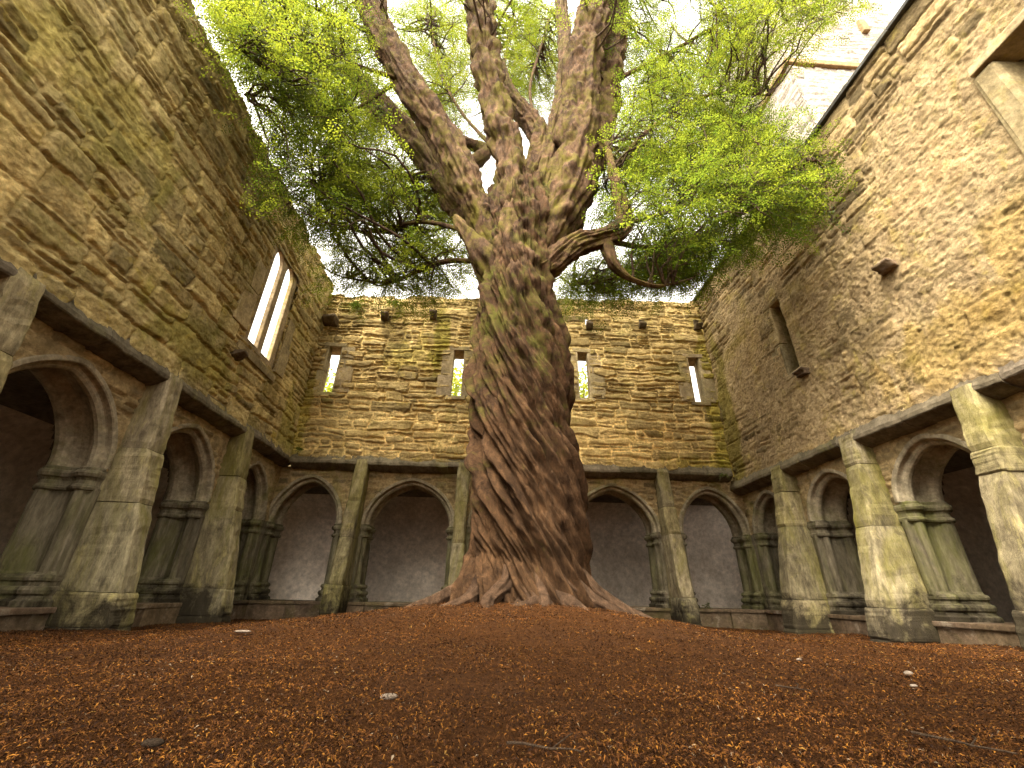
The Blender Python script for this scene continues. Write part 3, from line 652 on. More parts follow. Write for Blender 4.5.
# ------------------------------------------------------------------ covered walks behind the arcades
VP = [(3.0, -.30), (3.0, 0.5), (3.0, 1.2), (2.93, 1.6), (2.72, 1.95), (2.4, 2.22), (2.0, 2.37), (1.6, 2.40), (1.2, 2.38), (0.9, 2.33), (.672, 2.28)]
def walk(mp, ulim, dz, label, base, hole=None):
    root = thing('cloister_walk', base, label, 'passage')
    V = []; n = 24
    for w, z in VP:
        a, b = ulim(w); t = np.linspace(a, b, n); V.append(mp(t, np.full(n, w), np.full(n, z + (dz if z > 1 else 0))))
    V = np.concatenate(V)
    def strip(k0, k1): return [(k * n + j, k * n + j + 1, (k + 1) * n + j + 1, (k + 1) * n + j) for k in range(k0, k1) for j in range(n - 1)]
    Fw = strip(0, 5)
    if hole is not None: Fw = [f for k, f in enumerate(Fw) if not (k % (n - 1) == hole)]
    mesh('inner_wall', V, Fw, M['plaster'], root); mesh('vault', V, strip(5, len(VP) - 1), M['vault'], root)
    return root
walk(m_back, lambda w: (LX - w, RX + w), 0, 'shadowy limewashed walk seen through the far arches', (0.5, 12.2, -0.3))
walk(m_left, lambda w: (-1.5, BY + w), 0, 'dark vaulted walk seen through the left arches', (-7.4, 4, -0.3))
walk(m_right, lambda w: (-BY - w, 1.5), -.22, 'dark vaulted walk seen through the right arches', (8.5, 4, -0.3), hole=None)
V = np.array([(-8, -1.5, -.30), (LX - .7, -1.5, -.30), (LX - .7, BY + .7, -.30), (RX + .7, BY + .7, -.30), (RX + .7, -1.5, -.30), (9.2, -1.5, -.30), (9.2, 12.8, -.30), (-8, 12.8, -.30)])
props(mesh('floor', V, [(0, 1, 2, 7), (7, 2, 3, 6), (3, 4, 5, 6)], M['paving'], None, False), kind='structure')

# ------------------------------------------------------------------ ground
def axis(lo, hi, fine, far):
    a = np.arange(lo, hi + fine, fine); g = np.geomspace(1, far, 14)
    return np.concatenate([(lo - g)[::-1], a, hi + g])
gx, gy = axis(-4.6, 5.7, 0.035, 300), axis(0.0, 9.4, 0.03, 300)
GX, GY = np.meshgrid(gx, gy); GZ = gh(np.clip(GX, -5, 6), np.clip(GY, -1, 10)) + 0.02 * fbm(GX * 7, GY * 7, seed=70, oct=4)
GZ = np.where((GX < LX - .3) | (GX > RX + .3) | (GY > BY + .3), np.minimum(GZ, -0.62), GZ)
i, j = np.meshgrid(np.arange(len(gy) - 1), np.arange(len(gx) - 1), indexing='ij'); a = i * len(gx) + j
props(mesh('ground', np.stack([GX, GY, GZ], -1).reshape(-1, 3), np.stack([a, a + 1, a + len(gx) + 1, a + len(gx)], -1).reshape(-1, 4), M['ground'], None), kind='structure')

# fallen yew needles and leaf flakes
N = 520000
yy = 0.55 + 8.45 * RNG.random(N) ** 1.55; xx = RNG.uniform(-1.2, 1.3, N) * (yy * 1.0 + 0.35); ok = (xx > LX + .1) & (xx < RX - .1) & (RNG.random(N) < 0.6 + .6 * sstep(-.45, .15, fbm(xx * 1.5, yy * 1.5, seed=73))); xx, yy = xx[ok], yy[ok]; N = len(xx)
kind = RNG.random(N)
sc_ = 0.68 + 0.17 * yy; ln = np.where(kind < 0.84, RNG.uniform(.006, .018, N), RNG.uniform(.006, .015, N)); wd = np.where(kind < 0.84, RNG.uniform(.0018, .0034, N), RNG.uniform(.003, .0065, N)); ix = RNG.random(N) < 0.0015; ln = np.where(ix, RNG.uniform(.03, .08, N), ln); wd = np.where(ix, .003, wd); ln = ln * sc_; wd = wd * sc_
ang = RNG.uniform(0, 2 * PI, N); tl = RNG.normal(0, 0.4, N); rl = RNG.normal(0, 0.5, N)
dx = np.stack([np.cos(ang) * np.cos(tl), np.sin(ang) * np.cos(tl), np.sin(tl)], -1); dy = np.stack([-np.sin(ang) * np.cos(rl), np.cos(ang) * np.cos(rl), np.sin(rl)], -1)
zz = gh(xx, yy) + 0.02 * fbm(xx * 7, yy * 7, seed=70, oct=4) + 0.002 + 0.011 * RNG.random(N)
Pc = np.stack([xx, yy, zz], -1)
V = np.stack([Pc - dx * ln[:, None] / 2, Pc + dy * wd[:, None] / 2 + [0, 0, .002], Pc + dx * ln[:, None] / 2, Pc - dy * wd[:, None] / 2 + [0, 0, .002]], 1).reshape(-1, 3)
pal = np.array([(0.066, 0.025, 0.008), (0.12, 0.044, 0.010), (0.19, 0.072, 0.013), (0.28, 0.115, 0.017), (0.024, 0.010, 0.005), (0.34, 0.18, 0.04), (0.26, 0.19, 0.12)])
ci = np.where(ix, 0, RNG.choice(len(pal), N, p=[.27, .24, .17, .075, .225, .012, .008])); cc = pal[ci] * RNG.uniform(0.4, 0.98, (N, 1)) * (0.85 + 0.4 * fbm(xx * 1.3, yy * 1.3, seed=71) + 0.25 * vn(xx * 6, yy * 6, seed=72))[:, None]
props(mesh('leaf_litter', V, np.arange(4 * N).reshape(-1, 4), M['litter'], None, False, np.repeat(cc, 4, 0)), 'rusty carpet of fallen yew needles and leaf flakes on the garth', 'leaf litter', None, 'stuff')

# loose bits lying on the litter
def on_ground(px, py):
    v = RW @ _ray((px, py)); t = 0.3
    while t < 14:
        p = v / np.linalg.norm(v) * t
        if p[2] < float(gh(np.array(p[0]), np.array(p[1]))): return p
        t += 0.01
    return v
def rock(name, px, py, size, rot, mat, label, cat, seed):
    size = tuple(.72 * v for v in size)
    p = on_ground(px, py); V, Fc = block((0, 0, 0), size, min(size) * .35, min(size) * 0.22, seed, sub=3)
    n = np.linalg.norm(V / np.array(size) * 2, axis=1)[:, None]; V = V / np.maximum(n, 0.6) * (0.75 + 0.25 * np.minimum(n, 1))
    c, s = math.cos(rot), math.sin(rot); V = np.stack([V[:, 0] * c - V[:, 1] * s, V[:, 0] * s + V[:, 1] * c, V[:, 2]], -1)
    props(mesh(name, V + p + [0, 0, size[2] * .3 + .010], Fc, M[mat], None), label, cat)
rock('stone_chip', 910, 678, (.075, .04, .026), 0.5, 'pebble', 'pale flat stone chip lying on the litter towards the right buttresses', 'stone', 1)
rock('stone_chip', 915, 690, (.04, .025, .014), 0.2, 'pebble', 'small pale chip just below the larger pale stone chip', 'stone', 2)
rock('stone_chip', 388, 703, (.07, .035, .022), 0.3, 'pebble', 'tan flat flake on the litter left of the foreground middle', 'stone', 3)
rock('stone_chip', 242, 634, (.14, .05, .02), 0.1, 'pebble', 'long pale flake near the foot of the third left buttress', 'stone', 4)
rock('bark_fragment', 150, 752, (.06, .03, .02), 0.1, 'chip', 'dark bark fragment in the near left foreground', 'bark', 5)
rock('stone_chip', 800, 663, (.05, .03, .015), 0.7, 'pebble', 'thin grey chip in the mid ground right of the yew mound', 'stone', 6)
def stick(px0, px1, r, label, seed):
    r *= .5
    a, b = on_ground(*px0), on_ground(*px1); P = np.array([a + (b - a) * t for t in np.linspace(0, 1, 9)])
    P += 0.012 * np.stack([vn(np.arange(9) * .6, np.full(9, k * 3.3), seed=seed + k) for k in range(3)], 1); P[:, 2] = gh(P[:, 0], P[:, 1]) + r + .017
    V, Fc = tube(P, np.linspace(r, r * .5, 9), 7); mb = MB(); mb.add(V, Fc.tolist())
    V2, F2 = tube(np.array([P[5], P[5] + (P[6] - P[5]) * .7 + [0.02, .03, .008], P[5] + (P[6] - P[5]) * 1.3 + [.03, .07, .005]]), r * .5, 5); mb.add(V2, F2.tolist())
    props(mb.build('fallen_twig', M['twig'], None, True), label, 'twig')
stick((778, 693), (812, 698), .006, 'short brown twig lying right of the mound in mid foreground', 1)
stick((915, 743), (1018, 766), .006, 'long thin twig in the near right corner of the litter', 2)
stick((508, 757), (580, 766), .005, 'thin dark twig at the near middle edge of the litter', 3)

# ------------------------------------------------------------------ the yew
yew = thing('yew_tree', (TX, TY, -0.13), 'massive old yew with a twisted trunk rising from the needle mound', 'tree')
def bill(x): return np.abs(x)
def trunk_mesh():
    ys = [640, 605, 580, 550, 500, 450, 400, 350, 300, 260, 225, 190]
    cx = [520, 522, 525, 527, 526, 523.5, 521, 518.5, 517, 517, 518, 520]
    hw = [82, 71, 65, 62, 57, 53.5, 50, 44, 38, 36, 36, 30]
    P = []; R = []
    for y, x, h in zip(ys, cx, hw):
        p = at_y(x, y, TY); q = at_y(x + h, y, TY); P.append(p); R.append(np.linalg.norm(q - p) * 0.90)
    P = np.array(P); n = 640
    PP = catmull(np.column_stack([P, R]), n); s = np.linspace(0, 1, n)
    def disp(TH, S, rad):
        Sn = S / S.max(); tw = 1.3 * S * (1 - 0.45 * Sn)
        p = TH + tw
        k = 1.9
        cx_, cy_ = np.cos(p) * k, np.sin(p) * k
        wob = 0.35 * vn(np.cos(TH) * 1.2, np.sin(TH) * 1.2, S * 1.3, seed=41)
        a = bill(vn(cx_ * 1.15 + wob, cy_ * 1.15 - wob, S * 0.55, seed=42)); b = bill(vn(cx_ * 2.5 + wob, cy_ * 2.5, S * 0.8, seed=143)); c = bill(vn(cx_ * 4.4 + wob, cy_ * 4.4 + wob, S * 2.4, seed=44))
        d = vn(cx_ * 11, cy_ * 11, S * 5, seed=45)
        knob = vn(np.cos(TH) * 2.6, np.sin(TH) * 2.6, S * 3.2, seed=46); knob2 = vn(np.cos(TH) * 6, np.sin(TH) * 6, S * 9, seed=47)
        up = sstep(0.45, 0.75, Sn)
        out = (0.03 * (a - .3) + 0.18 * (b - .3) + 0.11 * (c - .3)) * (1 - 0.45 * up) + 0.018 * d + 0.014 * vn(cx_ * 20, cy_ * 20, S * 12, seed=49) + 0.03 * (bill(vn(cx_ * 9 + wob, cy_ * 9, S * 5, seed=50)) - .3) + (0.25 + .75 * up) * (0.055 * knob + 0.04 * knob2)
        fl = np.exp(-np.maximum(S - 0.12, 0) / 0.26)
        lob = 0.5 + 0.5 * vn(np.cos(TH) * 2.4 + 3, np.sin(TH) * 2.4, S * 0.2, seed=48)
        return out + fl * (0.02 + 0.26 * np.maximum(lob - .25, 0))
    return tube(PP[:, :3], PP[:, 3], 400, disp)
V, Fq = trunk_mesh(); mesh('trunk', V, Fq, M['bark'], yew)
def limb_disp(seed, ring=0.05, spiral=0.0):
    def f(TH, S, rad):
        p = TH + spiral * S
        S = S + 0.12 * vn(np.cos(TH) * 1.0, np.sin(TH) * 1.0, S * 1.7, seed=seed + 9)
        e = vn(np.cos(p) * 1.5, np.sin(p) * 1.5, S * (2.4 if ring < .06 else 4.2), seed=seed); g = vn(np.cos(p) * 2.6, np.sin(p) * 2.6, S * 7, seed=seed + 1)
        h = bill(vn(np.cos(p) * 3.2, np.sin(p) * 3.2, S * 1.4, seed=seed + 2)); k = vn(np.cos(p) * 7, np.sin(p) * 7, S * 16, seed=seed + 3)
        sc = np.clip(rad / 0.25, 0.1, 1.3)
        return sc * (ring * .9 * e + ring * .8 * g + 0.09 * (h - .3) + 0.018 * k + 0.011 * vn(np.cos(p) * 13, np.sin(p) * 13, S * 30, seed=seed + 4) + 0.02 * (bill(vn(np.cos(p) * 6, np.sin(p) * 6, S * 5, seed=seed + 5)) - .3))
    return f
LIMBS = {}
def limb(key, pts, seed, ring=0.05, n=260, nt=90, name='limb'):
    """pts: (px, py, Y, half width in px)"""
    P = []
    for x, y, Y, h in pts:
        p = at_y(x, y, Y); q = at_y(x + h * (.76 if y < 240 else .9), y, Y); P.append([*p, np.linalg.norm(q - p)])
    Q = catmull(np.array(P), n); LIMBS[key] = Q
    V, Fq = tube(Q[:, :3], np.maximum(Q[:, 3], .012), nt, limb_disp(seed, ring))
    return mesh(name, V, Fq, M['limb'], yew)
limb('L1', [(512, 345, 4.55, 14), (504, 290, 4.55, 16), (488, 235, 4.5, 19), (470, 190, 4.4, 20), (440, 130, 4.3, 19), (405, 78, 4.2, 18), (378, 25, 4.1, 18), (362, -30, 4.0, 16), (350, -110, 3.9, 13)], 600)
limb('L2', [(508, 335, 4.9, 12), (495, 285, 4.9, 16), (470, 225, 5.0, 17), (440, 178, 5.2, 16), (405, 132, 5.4, 15), (378, 105, 5.6, 14), (362, 85, 5.8, 11), (340, 72, 6.0, 7), (318, 66, 6.2, 3)], 610)
limb('L3', [(515, 345, 4.5, 16), (513, 290, 4.35, 20), (512, 220, 4.3, 20), (510, 165, 4.3, 19), (499, 120, 4.25, 19), (487, 70, 4.2, 18), (481, 20, 4.15, 17), (478, -40, 4.1, 15), (480, -120, 4.0, 12)], 620, 0.075)
limb('L4', [(528, 250, 4.65, 18), (530, 190, 4.7, 16), (540, 152, 4.75, 14), (538, 132, 4.8, 13), (522, 112, 4.9, 12), (508, 92, 5.0, 9), (498, 60, 5.2, 6)], 630)
limb('R1', [(518, 350, 4.5, 15), (529, 290, 4.5, 18), (549, 235, 4.5, 21), (572, 180, 4.5, 25), (580, 120, 4.5, 24), (582, 70, 4.45, 22), (592, 20, 4.4, 19), (606, -30, 4.3, 16), (612, -110, 4.2, 12)], 640)
limb('R2', [(522, 330, 4.8, 12), (539, 270, 4.8, 15), (572, 205, 4.9, 21), (592, 150, 4.95, 20), (604, 95, 5.0, 18), (612, 50, 5.0, 16), (616, 28, 5.0, 11), (622, -10, 5.0, 9), (640, -80, 5.0, 6)], 650, 0.06)
limb('R3', [(522, 320, 4.5, 10), (528, 270, 4.5, 14), (538, 205, 4.55, 12), (548, 160, 4.65, 11), (560, 110, 4.8, 10), (566, 60, 5.0, 9), (562, 10, 5.2, 7), (556, -50, 5.3, 5)], 660)
limb('R4', [(525, 280, 4.5, 10), (548, 268, 4.4, 13), (574, 246, 4.4, 13), (600, 238, 4.4, 12), (619, 231, 4.4, 12), (624, 216, 4.4, 9), (618, 190, 4.4, 7), (612, 168, 4.4, 5), (606, 140, 4.4, 3)], 670)
limb('R5', [(606, 236, 4.4, 8), (608, 252, 4.4, 6.5), (616, 267, 4.45, 5), (632, 279, 4.5, 3), (654, 286, 4.6, 2.2), (672, 284, 4.7, 1.2)], 680, n=70, nt=30)
limb('LS', [(505, 290, 4.5, 12), (488, 262, 4.4, 14), (470, 238, 4.4, 10), (460, 224, 4.4, 7), (455, 216, 4.4, 3)], 690, n=50, nt=36)
limb('LC', [(480, 200, 4.9, 10), (462, 172, 5.2, 9), (486, 150, 5.4, 8), (440, 140, 5.7, 7), (410, 150, 6.1, 5)], 695, n=60, nt=30)

BOUGHS = [
    [(492, 262, 4.8, 5), (440, 262, 5.4, 4), (390, 282, 6.0, 3), (345, 278, 6.5, 1.5)], [(470, 232, 4.6, 5), (420, 222, 5.2, 4), (372, 232, 5.8, 3), (335, 225, 6.2, 1.5)],
    [(362, 85, 5.8, 5), (325, 125, 5.4, 4), (312, 160, 5.2, 3), (318, 190, 5.2, 1.5)], [(408, 82, 4.2, 5), (345, 62, 3.9, 4), (290, 45, 3.6, 3), (240, 48, 3.3, 1.5)],
    [(388, 40, 4.1, 5), (330, 15, 3.8, 4), (280, -5, 3.5, 3), (235, -10, 3.2, 1.5)], [(455, 160, 4.9, 5), (410, 175, 5.3, 4), (360, 165, 5.5, 3), (315, 185, 5.6, 1.5)],
    [(400, 80, 4.3, 4), (350, 110, 4.4, 3), (300, 100, 4.2, 2.5), (245, 95, 3.8, 1.5)],
    [(618, 225, 4.4, 5), (665, 213, 4.5, 4), (735, 185, 4.4, 3), (815, 160, 4.2, 1.5)], [(612, 170, 4.4, 5), (655, 125, 4.6, 4), (710, 95, 4.6, 3), (770, 95, 4.4, 1.5)],
    [(606, 85, 5.0, 5), (665, 55, 5.0, 4), (730, 20, 4.4, 3), (800, 0, 3.8, 1.5)], [(600, 240, 4.5, 5), (655, 248, 5.0, 4), (700, 240, 5.4, 3), (740, 215, 5.4, 1.5)],
    [(608, 250, 4.5, 4), (620, 272, 5.2, 3), (600, 282, 6.0, 2.5), (570, 285, 6.6, 1.5)], [(540, 140, 4.8, 4), (530, 90, 5.4, 3), (540, 50, 5.8, 2.5), (552, 10, 6, 1.5)],
    [(520, 170, 5.0, 4), (500, 110, 6.0, 3), (505, 60, 6.6, 2.5), (515, 10, 6.8, 1.5)], [(480, 190, 5.0, 4), (455, 150, 5.8, 3), (425, 120, 6.4, 2.5), (420, 90, 6.8, 1.5)],
    [(495, 150, 4.5, 4), (460, 110, 5.2, 3), (440, 70, 5.6, 2.5), (430, 20, 5.8, 1.5)], [(590, 150, 4.95, 4), (640, 150, 5.2, 3.5), (690, 160, 5.4, 3), (750, 140, 5.4, 1.5)],
    [(482, 20, 4.15, 4), (440, -30, 3.8, 4), (380, -50, 3.5, 3), (300, -70, 3.2, 1.5)], [(600, 0, 4.4, 4), (660, -30, 4.2, 4), (730, -50, 3.8, 3), (820, -60, 3.5, 1.5)]]
for k, b in enumerate(BOUGHS): limb('B%d' % k, [(x, y, Y, h * .62) for x, y, Y, h in b], 900 + 5 * k, 0.03, 60, 12, 'bough')
# surface roots
for k, (ang, L, r0) in enumerate([(-2.9, 1.2, .15), (-2.45, .8, .12), (-2.05, .95, .13), (-1.75, .55, .11), (-1.45, .6, .12), (-1.15, .85, .12), (-0.8, 1.0, .15), (-0.42, 1.5, .16), (-0.1, 1.1, .13), (2.9, 1.0, .13), (0.6, 0.9, .13), (1.8, .8, .13), (-1.92, .5, .07), (-1.3, .5, .07), (-0.62, .9, .07)]):
    t = np.linspace(0, 1, 8); rr = 0.45 + t * (L * 0.62 + 0.15); a = ang + 0.25 * vn(t * 2.5, t * 0 + k * 3.1, seed=90) + 0.12 * t
    x, y = TX + 0.03 + rr * np.cos(a), TY + rr * np.sin(a); g = gh(x, y)
    z = g + 0.26 * np.exp(-t * 4.5) * (r0 / .13) + 0.0 - 0.10 * t ** 2
    Rr = 0.5 * r0 * (1 - 0.72 * t) + 0.012
    Q = catmull(np.column_stack([x, y, z, Rr]), 80)
    V, Fq = tube(Q[:, :3], Q[:, 3], 30, limb_disp(700 + 4 * k, 0.045))
    mesh('root', V, Fq, M['root'], yew)

# branches, twigs and needle sprays
def spray_proto(seed):
    r = np.random.default_rng(seed); Vs = []; cs = []
    def shoot(o, d, L):
        d = d / np.linalg.norm(d); side = np.cross([0, 0, 1.0], d); side /= np.linalg.norm(side); k = int(L / 0.02)
        for q in range(k):
            t = (q + 1) / k; s = 1 if q % 2 else -1
            p = o + d * L * t + np.array([0, 0, -0.10 * L * t * t])
            ld = d * r.uniform(.45, .8) + side * s * r.uniform(.6, 1.0) + np.array([0, 0, r.normal(0, .4)]); ld /= np.linalg.norm(ld)
            ll = r.uniform(.034, .054) * (1 - 0.4 * t) ; lw = r.uniform(.012, .019)
            wv = np.cross(ld, [0, 0, 1.0]) + np.array([0, 0, r.normal(0, .4)]); wv /= np.linalg.norm(wv)
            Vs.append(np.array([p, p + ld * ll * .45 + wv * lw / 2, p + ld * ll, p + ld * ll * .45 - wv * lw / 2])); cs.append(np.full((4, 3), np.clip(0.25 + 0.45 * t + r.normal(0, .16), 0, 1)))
    L = 0.24
    shoot(np.zeros(3), np.array([1.0, 0, 0]), L)
    for q in range(4):
        t = 0.15 + 0.19 * q; s = 1 if q % 2 else -1
        shoot(np.array([L * t, 0, -.1 * L * t * t]), np.array([0.75, s * 0.8, r.normal(0, .15)]), L * 0.55 * (1 - .45 * t))
    return np.concatenate(Vs), np.concatenate(cs)
PROTO = [spray_proto(k) for k in range(6)]
SV, SCOL = [], []
def put_spray(p, d, seed_r, scale, bright):
    V, c = PROTO[seed_r.integers(0, 6)]
    d = d / (np.linalg.norm(d) + 1e-9); u = np.array([0, 0, 1.0]) + seed_r.normal(0, .6, 3); s = np.cross(u, d); s /= np.linalg.norm(s) + 1e-9; u = np.cross(d, s)
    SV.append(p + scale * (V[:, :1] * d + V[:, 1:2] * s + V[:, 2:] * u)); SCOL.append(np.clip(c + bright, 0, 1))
tw = MB(); brn = MB(); r8 = np.random.default_rng(99)
all_l = np.concatenate([Q[int(len(Q) * .3):] for k, Q in LIMBS.items() if k[0] == 'B'] + [Q[int(len(Q) * .6):][::3] for k, Q in LIMBS.items() if k in ('L1', 'L2', 'L3', 'R1', 'R2', 'R3', 'R4', 'R5')])
def grow(tgt, src=None, droop=0.25, bright=0.0, dens=1.0):
    if src is None:
        dd = np.linalg.norm(all_l[:, :3] - tgt, axis=1) + 0.6 * np.maximum(all_l[:, 2] - tgt[2], 0); src = all_l[np.argmin(dd + r8.random(len(dd)) * 0.8)]
    a, b = src[:3], tgt; L = np.linalg.norm(b - a)
    mid = (a + b) / 2 + r8.normal(0, .10 * L, 3) + np.array([0, 0, 0.10 * L])
    n = max(6, int(L / .16)); P = catmull(np.array([a, (a + mid) / 2 + r8.normal(0, .05 * L, 3), mid, (mid + b) / 2 + r8.normal(0, .06 * L, 3), b]), n)
    rad = np.linspace(min(.035, .012 + .009 * L), .005, n)
    V, Fq = tube(P, rad, 6); brn.add(V, Fq.tolist())
    sd = 1; bright = bright + r8.normal(0, .14)
    for q in range(1, n):
        if q / n < min(.5, .2 + .1 * L) and L > .9 and r8.random() < 0.8: continue
        T = P[q] - P[q - 1]; T /= np.linalg.norm(T) + 1e-9
        sd = -sd; side = np.cross(T, [0, 0, 1.0]); side /= np.linalg.norm(side) + 1e-9
        d = T * .65 + side * sd * r8.uniform(.5, 1.0) + r8.normal(0, .4, 3) + np.array([0, 0, -.05]); d /= np.linalg.norm(d)
        l = r8.uniform(.25, .68) * (0.6 + 0.4 * (1 - q / n)); m = 5
        t = np.linspace(0, 1, m)[:, None]; TP = P[q] + d * l * t + np.array([0, 0, -droop * l]) * t ** 2
        V, Fq = tube(TP, np.linspace(.006, .003, m), 4); tw.add(V, Fq.tolist())
        ns = max(2, int(l / .105 * dens))
        for w in range(ns):
            f = (w + 1) / ns; p = P[q] + d * l * f + np.array([0, 0, -droop * l]) * f * f
            s2 = np.cross(d, [0, 0, 1.0]); dirv = d * .8 + s2 * (1 if w % 2 else -1) * r8.uniform(.3, 1.1) + np.array([0, 0, -droop + r8.normal(0, .4)])
            put_spray(p, dirv, r8, r8.uniform(.8, 1.35), bright + r8.normal(0, .12))
    put_spray(P[-1], P[-1] - P[-2] + [0, 0, -.05], r8, 1.1, bright)
REG = [ # px ellipse centre, radii, count, Y range, needle tone by region with light and shade painted in
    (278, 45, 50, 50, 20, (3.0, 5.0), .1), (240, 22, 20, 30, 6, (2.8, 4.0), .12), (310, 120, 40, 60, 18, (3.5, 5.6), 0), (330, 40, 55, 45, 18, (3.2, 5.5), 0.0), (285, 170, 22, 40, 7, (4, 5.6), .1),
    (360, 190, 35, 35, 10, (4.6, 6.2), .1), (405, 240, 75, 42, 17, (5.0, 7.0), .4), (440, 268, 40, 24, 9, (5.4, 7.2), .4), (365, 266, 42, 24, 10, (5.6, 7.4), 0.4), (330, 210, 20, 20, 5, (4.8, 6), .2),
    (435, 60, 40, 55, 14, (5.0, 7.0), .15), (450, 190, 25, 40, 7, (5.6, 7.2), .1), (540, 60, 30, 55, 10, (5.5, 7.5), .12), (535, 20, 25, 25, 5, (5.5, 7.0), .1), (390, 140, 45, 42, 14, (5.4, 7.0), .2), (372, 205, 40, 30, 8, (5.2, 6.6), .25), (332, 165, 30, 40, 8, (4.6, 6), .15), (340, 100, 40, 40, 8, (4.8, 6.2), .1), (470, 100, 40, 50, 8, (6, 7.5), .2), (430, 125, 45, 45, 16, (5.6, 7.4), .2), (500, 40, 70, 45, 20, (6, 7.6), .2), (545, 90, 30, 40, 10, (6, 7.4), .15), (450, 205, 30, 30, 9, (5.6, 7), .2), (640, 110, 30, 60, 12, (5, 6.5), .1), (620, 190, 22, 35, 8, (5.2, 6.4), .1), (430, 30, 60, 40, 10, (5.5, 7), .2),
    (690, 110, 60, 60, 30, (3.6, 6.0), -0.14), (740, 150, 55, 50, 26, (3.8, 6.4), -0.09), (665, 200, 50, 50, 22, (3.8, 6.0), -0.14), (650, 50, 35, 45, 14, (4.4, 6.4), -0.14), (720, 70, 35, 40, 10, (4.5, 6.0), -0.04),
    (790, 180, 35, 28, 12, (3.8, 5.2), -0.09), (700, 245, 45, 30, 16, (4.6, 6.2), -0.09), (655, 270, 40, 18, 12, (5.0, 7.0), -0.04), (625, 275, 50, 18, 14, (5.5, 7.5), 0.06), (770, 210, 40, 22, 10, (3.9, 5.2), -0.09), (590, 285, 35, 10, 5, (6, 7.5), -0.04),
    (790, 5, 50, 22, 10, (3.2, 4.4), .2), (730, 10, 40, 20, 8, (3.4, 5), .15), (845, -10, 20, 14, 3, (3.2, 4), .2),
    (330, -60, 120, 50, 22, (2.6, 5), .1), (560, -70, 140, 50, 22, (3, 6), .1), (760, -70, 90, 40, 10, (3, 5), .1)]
for cx, cy, rx, ry, cnt, (y0, y1), br in REG:
    for _ in range(int(cnt * 2.7)):
        a = r8.uniform(0, 2 * PI); q = math.sqrt(r8.random())
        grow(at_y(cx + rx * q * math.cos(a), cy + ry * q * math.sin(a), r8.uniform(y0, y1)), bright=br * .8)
brn.build('branches', M['twig'], yew, True)['kind'] = 'stuff'
tw.build('twigs', M['twig'], yew, True)['kind'] = 'stuff'
V = np.concatenate(SV); cc = np.concatenate(SCOL)
print('leaf quads', len(V) // 4)
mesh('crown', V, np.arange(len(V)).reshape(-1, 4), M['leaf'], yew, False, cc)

# ------------------------------------------------------------------ plants rooted in the walls
def wall_plant(p, n, size, nrm, label, seed, cat='plant'):
    r = np.random.default_rng(seed); t = thing('wall_plant', tuple(p), label, cat); Vs = []; cs = []; st = MB()
    for k in range(n):
        d = np.array(nrm) * r.uniform(.2, 1) + r.normal(0, .5, 3) + np.array([0, 0, r.uniform(-.2, .6)]); d /= np.linalg.norm(d); L = size * r.uniform(.5, 1.1)
        q = np.linspace(0, 1, 6)[:, None]; P = np.array(p) + r.normal(0, size * .25, 3) * [1, .3, .3] + d * L * q + np.array([0, 0, -.5 * L]) * q ** 2
        V, Fq = tube(P, .003, 4); st.add(V, Fq.tolist()); s = np.cross(d, [0, 0, 1.0]); s /= np.linalg.norm(s) + 1e-9
        for m in range(14):
            f = (m + 1) / 14; i = min(4, int(f * 5)); pp = P[i] + (P[i + 1] - P[i]) * (f * 5 - i if f < 1 else 1); ld = d * .4 + s * (1 if m % 2 else -1) + r.normal(0, .25, 3); ld /= np.linalg.norm(ld)
            l = size * .28 * (1.1 - f * .7); wv = np.cross(ld, d + r.normal(0, .3, 3)); wv = np.cross(wv, ld); wv /= np.linalg.norm(wv) + 1e-9
            Vs.append(np.array([pp, pp + ld * l * .5 + wv * l * .17, pp + ld * l, pp + ld * l * .5 - wv * l * .17])); cs.append(np.full((4, 3), r.random()))
    V = np.concatenate(Vs); mesh('foliage', V, np.arange(len(V)).reshape(-1, 4), M['fern'], t, False, np.concatenate(cs)); st.build('stem', M['twig'], t)
wall_plant(at_y(300, 450, 9.0) * .985, 12, .16, (.5, -.7, .2), 'small green fern in the corner above the string course', 1)
wall_plant(at_y(357, 306, 9.0), 26, .26, (0, -.8, .2), 'green ivy tuft trailing over the far wall head beside the left corner', 2)
wall_plant(at_y(395, 304, 9.0), 20, .22, (0, -.8, .2), 'smaller ivy tuft on the far wall head above the middle of its left stretch', 3)
wall_plant(at_y(378, 492, 9.22), 8, .12, (0, -.9, .1), 'dark fern sprig on the spandrel right of the second far buttress', 4)
wall_plant(np.array([4.35, 9.28, -.2]), 9, .18, (0, -.5, .8), 'sparse pale green weed on the dwarf wall under the rightmost far arch', 5)
wall_plant(np.array([5.05, 8.95, 2.35]), 14, .16, (-.5, -.7, .3), 'green moss fern in the right corner of the far wall above the string course', 6)

